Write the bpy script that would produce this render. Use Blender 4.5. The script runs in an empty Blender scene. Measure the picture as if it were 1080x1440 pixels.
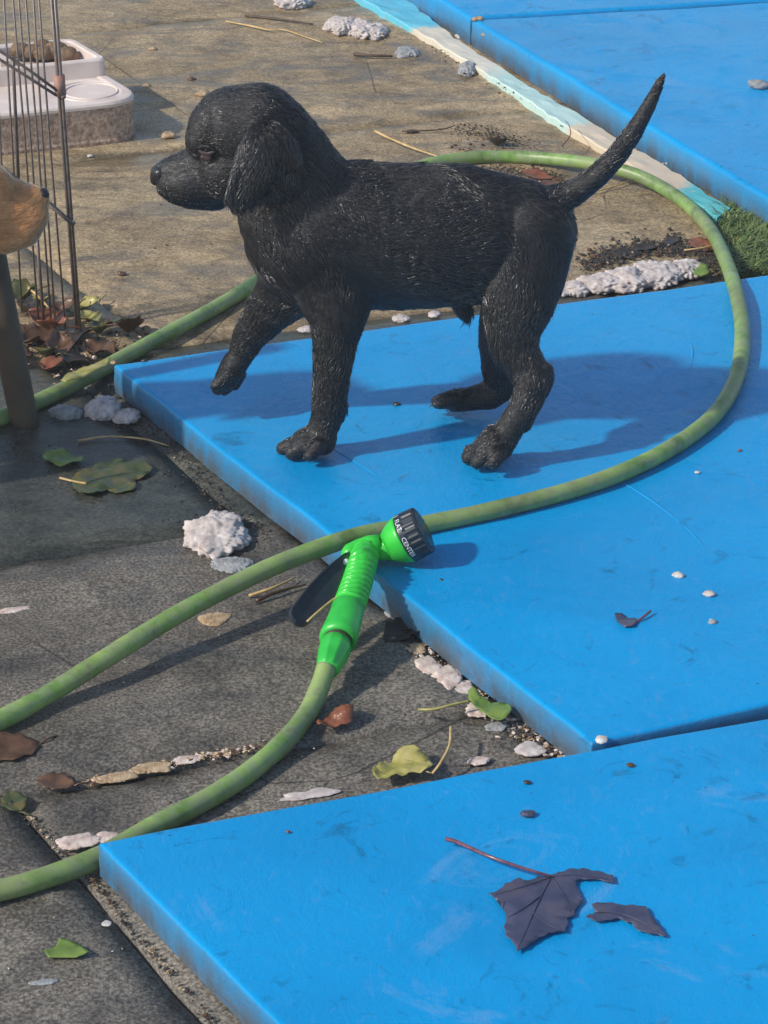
import bpy, bmesh, math, random
import numpy as np
from mathutils import Vector, Matrix, noise

random.seed(7); RNG = np.random.default_rng(7)
scene = bpy.context.scene
COL = scene.collection

# ------------------------------------------------------------------ camera, sky, sun, exposure
F = 3800.0; PITCH = math.radians(26.0); H = 0.958; MAT = 0.028; HAZE = 0.013
FWD = Vector((0, math.cos(PITCH), -math.sin(PITCH)))
UP = Vector((0, math.sin(PITCH), math.cos(PITCH)))
RT = Vector((1, 0, 0))
CAMP = Vector((0, 0, H))
cd = bpy.data.cameras.new('camera'); cam = bpy.data.objects.new('camera', cd); COL.objects.link(cam)
cam.location = CAMP; cam.rotation_euler = (math.radians(64.0), 0, 0)
cd.sensor_width = 36; cd.lens = F / 1440 * 36; cd.clip_start = 0.05; cd.clip_end = 200
scene.camera = cam

# shadows run to +x, a little away from the camera
SUN_EL = math.radians(38.0)
SH_AZ = math.radians(24)
shadow_dir = Vector((math.cos(SH_AZ), math.sin(SH_AZ), 0))
light_dir = (shadow_dir * math.cos(SUN_EL) + Vector((0, 0, -math.sin(SUN_EL)))).normalized()
world = bpy.data.worlds.new('World'); scene.world = world; world.use_nodes = True
wn = world.node_tree.nodes; wl = world.node_tree.links
sky = wn.new('ShaderNodeTexSky'); sky.sky_type = 'NISHITA'; sky.sun_disc = False
sky.sun_elevation = SUN_EL
to_sun = -light_dir
sky.sun_rotation = math.atan2(to_sun.x, to_sun.y)
bg = wn['Background']; bg.inputs['Strength'].default_value = 0.15
wl.new(sky.outputs[0], bg.inputs['Color'])
sd = bpy.data.lights.new('sun', 'SUN'); sd.energy = 3.6; sd.angle = math.radians(2.2); sd.color = (1.0, 0.93, 0.82)
sun = bpy.data.objects.new('sun', sd); COL.objects.link(sun)
sun.rotation_euler = light_dir.to_track_quat('-Z', 'Y').to_euler()
vs = scene.view_settings; vs.view_transform = 'Standard'; vs.look = 'None'; vs.exposure = 0.0; vs.gamma = 1.0; vs.use_curve_mapping = False
scene.cycles.max_bounces = 6

# ------------------------------------------------------------------ placing helpers
def P(px, py, z=0.0):
    d = FWD * F + RT * (px - 540) + UP * (720 - py)
    t = (z - H) / d.z
    return CAMP + d * t
YD = P(560, 612, MAT).y
def V(px, py, off=0.0, Y=None):
    Y = (YD if Y is None else Y) + off
    d = FWD * F + RT * (px - 540) + UP * (720 - py)
    return CAMP + d * (Y / d.y)
def SC(p):                     # metres per photo pixel at p
    return (p - CAMP).dot(FWD) / F

# ------------------------------------------------------------------ object helpers
def link(name, me, mat=None, parent=None, smooth=True):
    if mat is not None and not me.materials: me.materials.append(mat)
    if smooth:
        me.polygons.foreach_set('use_smooth', [True] * len(me.polygons))
    o = bpy.data.objects.new(name, me); COL.objects.link(o)
    if parent is not None: o.parent = parent
    return o
def from_bm(name, bm, mat=None, parent=None, smooth=True):
    bmesh.ops.recalc_face_normals(bm, faces=bm.faces)
    me = bpy.data.meshes.new(name); bm.to_mesh(me); bm.free()
    return link(name, me, mat, parent, smooth)
def tag(o, label=None, cat=None, group=None, kind=None):
    if label: o['label'] = label
    if cat: o['category'] = cat
    if group: o['group'] = group
    if kind: o['kind'] = kind
    return o
def empty(name, label, cat, group=None, loc=None):
    o = bpy.data.objects.new(name, None); COL.objects.link(o); o.empty_display_size = 0.02
    tag(o, label, cat, group)
    return o

# ------------------------------------------------------------------ materials
class NT:
    def __init__(s, name):
        s.m = bpy.data.materials.new(name); s.m.use_nodes = True
        s.t = s.m.node_tree; s.b = s.t.nodes['Principled BSDF']; s.n = s.t.nodes
        s.tc = s.n.new('ShaderNodeTexCoord')
    def L(s, a, b): s.t.links.new(a, b)
    def noise(s, scale, detail=4, rough=0.55, dist=0.0, vec=None, stretch=None):
        x = s.n.new('ShaderNodeTexNoise'); x.inputs['Scale'].default_value = scale
        x.inputs['Detail'].default_value = detail; x.inputs['Roughness'].default_value = rough
        x.inputs['Distortion'].default_value = dist
        v = vec or s.tc.outputs['Object']
        if stretch:
            mp = s.n.new('ShaderNodeMapping'); s.L(v, mp.inputs[0])
            mp.inputs['Scale'].default_value = stretch[:3]
            if len(stretch) > 3: mp.inputs['Rotation'].default_value = (0, 0, stretch[3])
            v = mp.outputs[0]
        s.L(v, x.inputs['Vector']); return x.outputs['Fac']
    def voro(s, scale, feature='F1', stretch=None):
        x = s.n.new('ShaderNodeTexVoronoi'); x.inputs['Scale'].default_value = scale; x.feature = feature
        v = s.tc.outputs['Object']
        if stretch:
            mp = s.n.new('ShaderNodeMapping'); s.L(v, mp.inputs[0]); mp.inputs['Scale'].default_value = stretch[:3]; v = mp.outputs[0]
        s.L(v, x.inputs['Vector']); return x.outputs['Distance']
    def ramp(s, fac, stops, interp='LINEAR'):
        r = s.n.new('ShaderNodeValToRGB'); e = r.color_ramp.elements; r.color_ramp.interpolation = interp
        while len(e) > 1: e.remove(e[-1])
        for i, (p, c) in enumerate(stops):
            if i == 0: k = e[0]; k.position = p
            else: k = e.new(p)
            if not hasattr(c, '__len__'): c = (c, c, c)
            k.color = (*c, 1)
        s.L(fac, r.inputs[0]); return r.outputs['Color']
    def mix(s, fac, a, b, mode='MIX'):
        x = s.n.new('ShaderNodeMix'); x.data_type = 'RGBA'; x.blend_type = mode
        if hasattr(fac, 'links'): s.L(fac, x.inputs['Factor'])
        else: x.inputs['Factor'].default_value = fac
        for v, k in ((a, 6), (b, 7)):
            if hasattr(v, 'links'): s.L(v, x.inputs[k])
            else: x.inputs[k].default_value = (*v, 1)
        return x.outputs[2]
    def math(s, op, a, b):
        x = s.n.new('ShaderNodeMath'); x.operation = op
        for v, k in ((a, 0), (b, 1)):
            if hasattr(v, 'links'): s.L(v, x.inputs[k])
            else: x.inputs[k].default_value = v
        return x.outputs[0]
    def bump(s, h, strength=0.5, dist=0.001, prev=None):
        x = s.n.new('ShaderNodeBump'); x.inputs['Strength'].default_value = strength; x.inputs['Distance'].default_value = dist
        s.L(h, x.inputs['Height'])
        if prev is not None: s.L(prev, x.inputs['Normal'])
        return x.outputs['Normal']
    def out(s, col=None, rough=None, normal=None, spec=None, **kw):
        if col is not None:
            if hasattr(col, 'links'): s.L(col, s.b.inputs['Base Color'])
            else: s.b.inputs['Base Color'].default_value = (*col, 1)
        if rough is not None:
            if hasattr(rough, 'links'): s.L(rough, s.b.inputs['Roughness'])
            else: s.b.inputs['Roughness'].default_value = rough
        if normal is not None: s.L(normal, s.b.inputs['Normal'])
        if spec is not None: s.b.inputs['Specular IOR Level'].default_value = spec
        for k, v in kw.items(): s.b.inputs[k.replace('_', ' ')].default_value = v
        return s.m

def m_simple(name, c1, c2, scale=60, rough=0.6, bump=0.3, bd=0.0006, spec=0.5, detail=5, c3=None):
    t = NT(name); f = t.noise(scale, detail)
    stops = [(0.3, c1), (0.7, c2)]
    if c3: stops = [(0.28, c1), (0.5, c2), (0.72, c3)]
    return t.out(t.ramp(f, stops), rough, t.bump(t.noise(scale * 2.5, 4), bump, bd), spec)

def m_mat(name, seed=0.0, dirty=0.0):
    t = NT(name)
    mp = t.n.new('ShaderNodeMapping'); t.L(t.tc.outputs['Object'], mp.inputs[0]); mp.inputs['Location'].default_value = (seed, seed * .7, seed * .3)
    v = mp.outputs[0]
    big = t.noise(5, 5, .6, .6, vec=v)
    fine = t.noise(90, 5, .65, 1.5, vec=v, stretch=(1, .35, 1))
    base = t.ramp(big, [(0.3, (.0002, .265, .60)), (0.5, (.0002, .305, .68)), (0.72, (.0004, .330, .72))])
    blot = t.ramp(t.noise(22, 6, .7, 2.0, vec=v), [(.30, .60), (.42, 1.0)])
    base = t.mix(1.0, base, blot, 'MULTIPLY')
    scr = t.ramp(fine, [(.58, 0.0), (.70, .30)])
    base = t.mix(scr, base, (.10, .30, .60))
    # dried lime stains with their own outline
    st = t.ramp(t.noise(9, 8, .72, 1.2, vec=v), [(.60 - dirty, 0.0), (.68 - dirty, .34)])
    base = t.mix(st, base, (.16, .36, .66))
    # specks of grit
    sp = t.ramp(t.voro(48), [(.035, .75), (.055, 0.0)])
    spm = t.ramp(t.noise(17, 2, .5, vec=v), [(.52, 0.0), (.58, 1.0)])
    base = t.mix(t.math('MULTIPLY', sp, spm), base, (.03, .035, .06))
    # scuffed grey-green grime on the side faces, deepened to paint in shade, strongest low down
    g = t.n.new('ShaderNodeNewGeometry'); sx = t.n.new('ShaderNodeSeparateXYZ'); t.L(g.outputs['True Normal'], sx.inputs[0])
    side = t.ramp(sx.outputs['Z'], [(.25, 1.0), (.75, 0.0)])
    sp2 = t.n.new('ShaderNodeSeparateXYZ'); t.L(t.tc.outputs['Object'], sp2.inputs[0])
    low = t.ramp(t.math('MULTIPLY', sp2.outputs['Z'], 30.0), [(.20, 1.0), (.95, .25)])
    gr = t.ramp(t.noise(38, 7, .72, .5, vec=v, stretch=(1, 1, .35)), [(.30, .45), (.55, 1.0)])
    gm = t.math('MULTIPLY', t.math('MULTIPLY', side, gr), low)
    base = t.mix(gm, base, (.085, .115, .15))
    rough = t.ramp(t.noise(14, 6, .65, 1.0, vec=v), [(.35, .08), (.5, .22), (.65, .42)])
    n = t.bump(t.noise(30, 5, .6, 1.5, vec=v), .30, .0016)
    n = t.bump(t.noise(110, 6, .72, 2.5, vec=v, stretch=(1, .45, 1)), .60, .0009, n)
    return t.out(base, rough, n, .34)

def m_slab(name, cols, wet, grain=1.0, sparkle=True, ripple=False, gk=.8, damp=.5):
    t = NT(name)
    big = t.noise(4.5, 7, .62, .8)
    col = t.ramp(big, [(.28, cols[0]), (.5, cols[1]), (.72, cols[2])])
    med = t.ramp(t.noise(28, 7, .7, .6), [(.3, .62), (.5, 1.0), (.72, 1.28)])
    col = t.mix(1.0, col, med, 'MULTIPLY')
    if ripple:
        rp = t.ramp(t.noise(26, 7, .66, 2.2, stretch=(.85, 1.5, 1, .12)), [(.34, .72), (.5, 1.0), (.66, 1.26)])
        col = t.mix(.85, col, rp, 'MULTIPLY')
    gr = t.ramp(t.noise(420 * grain, 3, .6), [(.38, .35), (.5, 1.0), (.62, 1.9)])
    col = t.mix(gk, col, gr, 'MULTIPLY')
    dn = t.noise(6.5, 8, .66, 1.6, stretch=(.7, 1.5, 1, .2)); dm = t.ramp(dn, [(.50, 0.0), (.60, damp)])
    col = t.mix(dm, col, t.mix(1.0, col, (.36, .37, .38), 'MULTIPLY'))
    cr = t.ramp(t.voro(3.1, 'DISTANCE_TO_EDGE'), [(.0, .85), (.0035, 0.0)]); cm = t.ramp(t.noise(3, 3), [(.50, 0), (.56, 1)])
    col = t.mix(t.math('MULTIPLY', cr, cm), col, (.02, .016, .012))
    if sparkle:
        v = t.ramp(t.voro(330), [(.10, .8), (.16, 0)])
        vm = t.ramp(t.noise(120, 2), [(.60, 0), (.66, 1)])
        col = t.mix(t.math('MULTIPLY', v, vm), col, (.42, .40, .35))
    rough = t.ramp(dn, [(.42, wet[1]), (.60, wet[0])])
    n = t.bump(t.noise(40, 6, .65, .5), .45, .003)
    n = t.bump(t.noise(330 * grain, 4, .7), gk, .0011, n)
    return t.out(col, rough, n, .5)

M = {}
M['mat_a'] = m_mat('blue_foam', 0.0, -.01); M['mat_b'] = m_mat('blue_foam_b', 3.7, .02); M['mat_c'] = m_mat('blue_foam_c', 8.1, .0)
M['slab_near'] = m_slab('grey_grit_slab', [(.090, .079, .064), (.138, .122, .100), (.20, .180, .148)], (.30, .8), 1.0, True, False, .75, .45)
M['slab_wet'] = m_slab('dark_wet_slab', [(.036, .043, .036), (.060, .064, .051), (.105, .100, .078)], (.20, .5), .8, False, True, .45, .6)
M['slab_far'] = m_slab('brown_silt_slab', [(.205, .148, .083), (.305, .227, .130), (.41, .315, .190)], (.30, .80), .8, True, True, .45, .62)
M['bed'] = m_slab('joint_grit', [(.02, .018, .015), (.04, .035, .028), (.08, .07, .055)], (.5, .9), .5)

def m_hose():
    t = NT('algae_hose')
    a = t.noise(26, 6, .65, .4); b = t.noise(90, 5, .65)
    c = t.ramp(a, [(.36, (.09, .17, .04)), (.48, (.17, .32, .065)), (.60, (.29, .43, .12))])
    c = t.mix(t.ramp(b, [(.42, 0), (.62, .85)]), c, (.26, .33, .17))
    c = t.mix(t.ramp(t.noise(45, 7, .75), [(.58, 0), (.68, .7)]), c, (.07, .11, .04))
    c = t.mix(t.ramp(t.noise(7, 4, .6), [(.46, 0), (.64, .5)]), c, (.21, .215, .11))
    return t.out(c, .42, t.bump(t.noise(150, 4, .6), .3, .0006), .5)
M['hose'] = m_hose()
M['green'] = m_simple('green_plastic', (.028, .50, .045), (.05, .62, .065), 45, .33, .10, .0003, .5)
M['green_dirty'] = m_simple('green_plastic_collar', (.02, .40, .045), (.045, .55, .075), 70, .36, .15, .0003, .5)
M['black_plastic'] = m_simple('black_plastic', (.012, .018, .028), (.03, .04, .055), 60, .28, .1, .0003, .5)
M['white_print'] = m_simple('white_print', (.6, .65, .68), (.75, .8, .82), 60, .5, .0, .0003)
M['wire'] = m_simple('rusty_cage_wire', (.085, .06, .045), (.17, .14, .125), 140, .38, .3, .0005, .6, c3=(.16, .085, .05))
M['sleeve'] = m_simple('pink_sleeve', (.34, .17, .12), (.46, .26, .2), 60, .6)
M['tray'] = m_simple('cream_resin', (.62, .50, .44), (.80, .70, .64), 28, .40, .3, .0008, .5, 7)
M['tray_rough'] = m_simple('pitted_resin_side', (.20, .13, .08), (.44, .31, .23), 210, .7, .8, .0012, .4, 7, c3=(.70, .55, .45))
M['nut'] = m_simple('brown_kibble', (.12, .07, .035), (.27, .17, .10), 120, .8, .7, .002)
M['wood'] = m_simple('weathered_wood', (.075, .055, .038), (.14, .105, .07), 35, .6, .5, .001)
M['wool'] = m_simple('wet_stuffing', (.34, .29, .27), (.54, .48, .455), 70, .8, .6, .0012, .3, 7, c3=(.70, .65, .62))
M['wool_grey'] = m_simple('grey_stuffing', (.22, .225, .23), (.40, .41, .42), 100, .7, .8, .002, .4, 6)
M['pink_flake'] = m_simple('pinkish_flake', (.33, .24, .20), (.62, .50, .44), 90, .6, .8, .0015, .5, 7, c3=(.74, .66, .60))
M['tan_flake'] = m_simple('tan_flake', (.28, .17, .08), (.58, .44, .28), 150, .6, .8, .0015, .5, 7)
M['leaf_brown'] = m_simple('brown_leaf', (.05, .026, .014), (.16, .085, .045), 70, .35, .5, .001, .5)
M['leaf_rust'] = m_simple('rust_leaf', (.13, .040, .018), (.28, .10, .045), 90, .28, .6, .001, .6)
M['leaf_dark'] = m_simple('dark_leaf', (.018, .016, .014), (.06, .048, .035), 70, .4, .5, .001, .5)
M['leaf_green'] = m_simple('green_leaf', (.10, .17, .025), (.20, .29, .06), 60, .35, .3, .0006, .5)
M['leaf_olive'] = m_simple('olive_leaf', (.022, .040, .016), (.065, .080, .025), 80, .35, .5, .001, .5, c3=(.15, .11, .03))
M['leaf_yellow'] = m_simple('yellow_leaf', (.16, .17, .04), (.36, .33, .09), 80, .35, .4, .0008, .5, c3=(.50, .43, .18))
M['leaf_purple'] = m_simple('wet_purple_leaf', (.026, .034, .078), (.060, .066, .120), 45, .36, .6, .0009, .5, c3=(.10, .085, .115))
M['stem_purple'] = m_simple('purple_stem', (.10, .035, .05), (.20, .09, .12), 120, .25, .3, .0004, .6)
M['straw'] = m_simple('straw', (.38, .24, .08), (.68, .50, .24), 90, .5, .3, .0005)
M['twig'] = m_simple('dark_twig', (.05, .03, .02), (.12, .08, .05), 90, .6, .5, .0005)
M['grass'] = m_simple('grass_blades', (.06, .12, .03), (.24, .30, .09), 60, .5, .1, .0003)
M['soil'] = m_simple('dark_soil', (.012, .012, .013), (.05, .046, .042), 120, .45, 1.0, .003, .5, 7)
M['soil_brown'] = m_simple('brown_soil', (.05, .035, .025), (.14, .095, .07), 120, .6, 1.0, .003, .5, 7)
M['pebble'] = m_simple('pale_pebble', (.42, .40, .37), (.68, .66, .62), 80, .5, .4, .0008)
M['claw'] = m_simple('claw', (.05, .045, .04), (.11, .10, .09), 90, .3, .1, .0003)
M['nose'] = m_simple('wet_nose', (.010, .010, .011), (.022, .022, .023), 260, .24, .6, .0008, .6)
M['eyeball'] = m_simple('eyeball', (.006, .005, .005), (.012, .009, .008), 50, .06, .0, .0003, .6)
M['eyelid'] = m_simple('eyelid_skin', (.035, .022, .020), (.10, .062, .058), 120, .35, .6, .0008, .5)
def m_skin(name, c1, c2, c3, rough):
    t = NT(name)
    f = t.noise(120, 5, .7, .4, stretch=(.5, 1.2, 1.2))
    return t.out(t.ramp(f, [(.3, c1), (.5, c2), (.7, c3)]), rough, t.bump(t.noise(260, 5, .7, .8, stretch=(.45, 1.3, 1.3)), .9, .0014), .55)
M['black_coat'] = m_skin('wet_black_coat', (.004, .004, .006), (.007, .007, .009), (.013, .012, .014), .38)
M['red_coat'] = m_skin('fox_red_coat', (.38, .16, .055), (.52, .24, .09), (.62, .33, .14), .6)
def m_hair(name, c, rough, coat=.0, rnd=.25):
    m = bpy.data.materials.new(name); m.use_nodes = True; t = m.node_tree
    t.nodes.remove(t.nodes['Principled BSDF']); h = t.nodes.new('ShaderNodeBsdfHairPrincipled')
    h.model = 'CHIANG'; h.parametrization = 'COLOR'
    hi = t.nodes.new('ShaderNodeHairInfo'); r = t.nodes.new('ShaderNodeValToRGB')
    r.color_ramp.elements[0].color = (*c[0], 1); r.color_ramp.elements[1].color = (*c[1], 1)
    t.links.new(hi.outputs['Random'], r.inputs[0]); t.links.new(r.outputs[0], h.inputs['Color'])
    h.inputs['Roughness'].default_value = rough; h.inputs['Radial Roughness'].default_value = .35
    h.inputs['Coat'].default_value = coat; h.inputs['Random Roughness'].default_value = rnd
    t.links.new(h.outputs[0], t.nodes['Material Output'].inputs['Surface']); return m
M['black_hair'] = m_hair('black_hair', ((.003, .003, .004), (.014, .0135, .014)), .30)
def m_lock(name, c0, c1, rough, spec):
    t = NT(name); hi = t.n.new('ShaderNodeHairInfo')
    return t.out(t.ramp(hi.outputs['Random'], [(0, c0), (1, c1)]), rough, None, spec)
M['wet_hair'] = m_lock('wet_hair', (.005, .005, .006), (.017, .016, .017), .25, .95)
M['red_hair'] = m_hair('red_hair', ((.62, .22, .075), (.90, .46, .22)), .4)

def m_board():
    t = NT('flaking_painted_board')
    uv = t.n.new('ShaderNodeSeparateXYZ'); t.L(t.tc.outputs['UV'], uv.inputs[0])
    u = t.math('ADD', uv.outputs[0], t.math('MULTIPLY', t.math('SUBTRACT', t.noise(30, 6, .7), .5), .07))
    c = t.ramp(u, [(0, (.12, .50, .68)), (.22, (.13, .52, .66)), (.232, (.66, .60, .48)), (.42, (.70, .66, .55)), (.47, (.46, .66, .62)),
                   (.66, (.50, .68, .64)), (.675, (.66, .56, .42)), (.90, (.62, .50, .37)), (.915, (.10, .46, .50)), (1, (.12, .50, .50))])
    c = t.mix(t.ramp(t.noise(60, 8, .75, 1), [(.58, 0), (.66, .7)]), c, (.50, .46, .38))
    c = t.mix(t.ramp(t.noise(35, 8, .75, 1), [(.66, 0), (.70, .8)]), c, (.10, .075, .05))
    return t.out(c, .5, t.bump(t.noise(70, 7, .7), .6, .001), .5)
M['board'] = m_board()

# ------------------------------------------------------------------ ground: slabs in the mats' own directions
C0 = P(137, 1180, MAT); U = (P(1080, 1003, MAT) - C0).normalized()
Vd = (P(162, 512, MAT) - P(835, 1045, MAT)).normalized()      # away from camera, to the left
def ground_uv(p):
    a = np.array([[U.x, Vd.x], [U.y, Vd.y]]); r = np.linalg.solve(a, [p.x - C0.x, p.y - C0.y]); return float(r[0]), float(r[1])
def from_uv(u, v, z=0.0): return Vector((C0.x + U.x * u + Vd.x * v, C0.y + U.y * u + Vd.y * v, z))

def plane_mesh(name, x0, x1, y0, y1, z, mat, n=2):
    bm = bmesh.new(); g = [[bm.verts.new((x0 + (x1 - x0) * i / n, y0 + (y1 - y0) * j / n, z)) for i in range(n + 1)] for j in range(n + 1)]
    for j in range(n):
        for i in range(n): bm.faces.new((g[j][i], g[j][i + 1], g[j + 1][i + 1], g[j + 1][i]))
    return from_bm(name, bm, mat, None, False)
ground = tag(plane_mesh('ground', -9, 9, -3, 13, -0.016, M['bed'], 4), kind='structure')
paving = tag(bpy.data.objects.new('paving', None), kind='structure'); COL.objects.link(paving)

def slab(u0, u1, v0, v1, mat, z0=0.0, gap=.004, res=.022, drop=.005):
    nu = max(4, min(34, int(abs(u1 - u0) / res))); nv = max(4, min(34, int(abs(v1 - v0) / res)))
    bm = bmesh.new(); sd_ = random.random() * 50
    tu, tv = random.uniform(-.0015, .0015), random.uniform(-.0015, .0015)
    def pt(i, j):
        a, b = i / nu, j / nv
        # push the outermost rows near the rim, for a worn chamfer
        u = u0 + gap + (u1 - u0 - 2 * gap) * a; v = v0 + gap + (v1 - v0 - 2 * gap) * b
        w = from_uv(u, v)
        n_ = noise.noise(Vector((w.x * 18, w.y * 18, sd_))) * .0022
        edge = min(u - u0, u1 - u, v - v0, v1 - v)
        k = max(0, 1 - (edge - gap) / .006)
        wob = noise.noise(Vector((w.x * 45, w.y * 45, sd_ + 9))) * .0022
        return (w.x + wob * k, w.y + wob * k, z0 + n_ + tu * a * .5 + tv * b * .5 - drop * k * (1 + 1.5 * max(0, wob * 400)))
    # finer rim spacing
    def param(n):
        base = [k / n for k in range(n + 1)]; return base
    top = [[bm.verts.new(pt(i, j)) for i in range(nu + 1)] for j in range(nv + 1)]
    for j in range(nv):
        for i in range(nu): bm.faces.new((top[j][i], top[j][i + 1], top[j + 1][i + 1], top[j + 1][i]))
    rim = [top[0][i] for i in range(nu)] + [top[j][nu] for j in range(nv)] + [top[nv][i] for i in range(nu, 0, -1)] + [top[j][0] for j in range(nv, 0, -1)]
    low = [bm.verts.new((v.co.x, v.co.y, -.02)) for v in rim]
    for k in range(len(rim)):
        bm.faces.new((rim[k], low[k], low[(k + 1) % len(rim)], rim[(k + 1) % len(rim)]))
    return from_bm('paving_slab', bm, mat, paving, True)

def vrow(px, py): return ground_uv(P(px, py, 0))[1]
vL4 = vrow(330, 1062); vL3 = vrow(150, 768); vL2 = vrow(213, 488); vL1 = vrow(300, 203)
uJ1 = ground_uv(P(80, 1195, 0))[0]
print('rows', vL4, vL3, vL2, vL1, uJ1)
rows = [vL4 - .90, vL4 - .43, vL4, vL3, vL2, vL1, vL1 + .5, vL1 + 1.0, vL1 + 1.5, vL1 + 2.1]
uJ2 = ground_uv(P(213, 480, 0))[0]; uJ3 = ground_uv(P(690, 965, 0))[0]
for r in range(len(rows) - 1):
    if r <= 1: mat = M['slab_near']; us = [uJ1 - 1.2, uJ1 - .6, uJ1, uJ1 + .6, uJ1 + 1.2, uJ1 + 1.8]
    elif r == 2: mat = M['slab_near']; us = [uJ3 - 1.5, uJ3 - 1.0, uJ3 - .5, uJ3, uJ3 + .55, uJ3 + 1.1]
    elif r == 3: mat = M['slab_wet']; us = [uJ2 - 1.2, uJ2 - .6, uJ2 - .10, uJ2 + .45, uJ2 + 1.0, uJ2 + 1.6]
    else: mat = M['slab_far']; us = [uJ2 - 1.5, uJ2 - .75, uJ2, uJ2 + (.95 if r % 2 else 1.3), uJ2 + 2.3, uJ2 + 3.2]
    for k in range(len(us) - 1):
        slab(us[k], us[k + 1], rows[r], rows[r + 1], mat, random.uniform(-.0010, .0010), .0010 if r > 2 else .0015, .022, .0012 if r > 3 else .0026)

# ------------------------------------------------------------------ foam mats
def mat_block(name, corners, z0, z1, mat, label, r=.0020, sub=.02, cat='foam mat', group='blue foam mats laid on the paving'):
    """corners: four world points anticlockwise; a soft-edged foam block."""
    c = [Vector((p.x, p.y, 0)) for p in corners]
    bm = bmesh.new()
    n1 = int(((c[1] - c[0]).length) / sub); n2 = int(((c[3] - c[0]).length) / sub)
    L1 = (c[1] - c[0]).length; L2 = (c[3] - c[0]).length
    def pr(n, L):
        e = [0, r * .3 / L, r * .75 / L, r * 1.5 / L, r * 2.6 / L]
        mid = [k / n for k in range(1, n) if k / n * L > r * 4 and (1 - k / n) * L > r * 4]
        return e + mid + [1 - x for x in reversed(e)]
    pa, pb = pr(n1, L1), pr(n2, L2); sd_ = random.random() * 40
    def pos(a, b):
        p = c[0] * (1 - a) * (1 - b) + c[1] * a * (1 - b) + c[2] * a * b + c[3] * (1 - a) * b
        e = min(a * L1, (1 - a) * L1, b * L2, (1 - b) * L2)
        R = r * 1.5
        dz = 0 if e >= R else R - math.sqrt(max(0, R * R - (R - e) ** 2))
        z = z1 - dz * .75 + noise.noise(Vector((p.x * 7, p.y * 7, sd_))) * .0014 + noise.noise(Vector((p.x * 25, p.y * 25, sd_))) * .0005
        w = noise.noise(Vector((p.x * 14, p.y * 14, sd_ + 5))) * .0016
        return (p.x + w, p.y + w, z)
    g = [[bm.verts.new(pos(a, b)) for a in pa] for b in pb]
    for j in range(len(pb) - 1):
        for i in range(len(pa) - 1): bm.faces.new((g[j][i], g[j][i + 1], g[j + 1][i + 1], g[j + 1][i]))
    nu, nv = len(pa) - 1, len(pb) - 1
    rim = [g[0][i] for i in range(nu)] + [g[j][nu] for j in range(nv)] + [g[nv][i] for i in range(nu, 0, -1)] + [g[j][0] for j in range(nv, 0, -1)]
    prev = rim; ctr = (c[0] + c[2]) / 2
    for k in range(1, 5):
        lay = []
        for v0 in rim:
            p = v0.co; t = k / 4; q = Vector((p.x, p.y, 0)); dd = (q - ctr).normalized()
            bul = noise.noise(Vector((p.x * 22, p.y * 22, k * .7 + sd_))) * .0012 + math.sin(t * math.pi) * .0006
            z = p.z + (z0 - p.z) * t
            lay.append(bm.verts.new((p.x + dd.x * bul, p.y + dd.y * bul, z)))
        n = len(rim)
        for i in range(n): bm.faces.new((prev[i], lay[i], lay[(i + 1) % n], prev[(i + 1) % n]))
        prev = lay
    o = from_bm(name, bm, mat, None, True)
    return tag(o, label, cat, group)
# mat 1
A1 = P(160, 513, MAT); B1 = P(832, 1045, MAT); dA = (P(1080, 386, MAT) - A1).normalized(); dB = (P(1080, 990, MAT) - B1).normalized()
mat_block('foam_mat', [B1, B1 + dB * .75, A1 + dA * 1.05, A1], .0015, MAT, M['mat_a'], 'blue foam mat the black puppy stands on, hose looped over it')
# mat 2 (front)
C1 = P(137, 1182, MAT); D1 = P(1080, 1006, MAT); eL = (P(392, 1440, MAT) - C1)
E1 = C1 + eL * 2.2; 
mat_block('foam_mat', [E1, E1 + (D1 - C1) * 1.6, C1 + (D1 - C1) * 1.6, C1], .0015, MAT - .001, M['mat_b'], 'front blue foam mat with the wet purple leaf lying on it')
# mats at the back right
ZB = .036
q0 = P(1085, 281, ZB); q1 = P(690, 44, ZB); q2 = P(560, -36, ZB)
ux = (P(1080, 3, ZB) - P(690, 26, ZB)).normalized()
w1 = P(664, 27, ZB)
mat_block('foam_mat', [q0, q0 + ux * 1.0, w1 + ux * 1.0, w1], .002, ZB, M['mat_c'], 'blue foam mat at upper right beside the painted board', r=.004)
w2 = w1 + (w1 - q0).normalized() * .006
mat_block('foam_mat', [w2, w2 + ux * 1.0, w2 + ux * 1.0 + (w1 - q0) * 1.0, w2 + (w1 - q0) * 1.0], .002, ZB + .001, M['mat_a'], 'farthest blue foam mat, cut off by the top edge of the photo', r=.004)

CREASES = [([(868, 676), (895, 690), (935, 718), (975, 752), (1000, 785)], MAT), ([(470, 632), (500, 650), (528, 668), (545, 684)], MAT), ([(968, 470), (974, 500), (966, 530)], MAT)]
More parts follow.
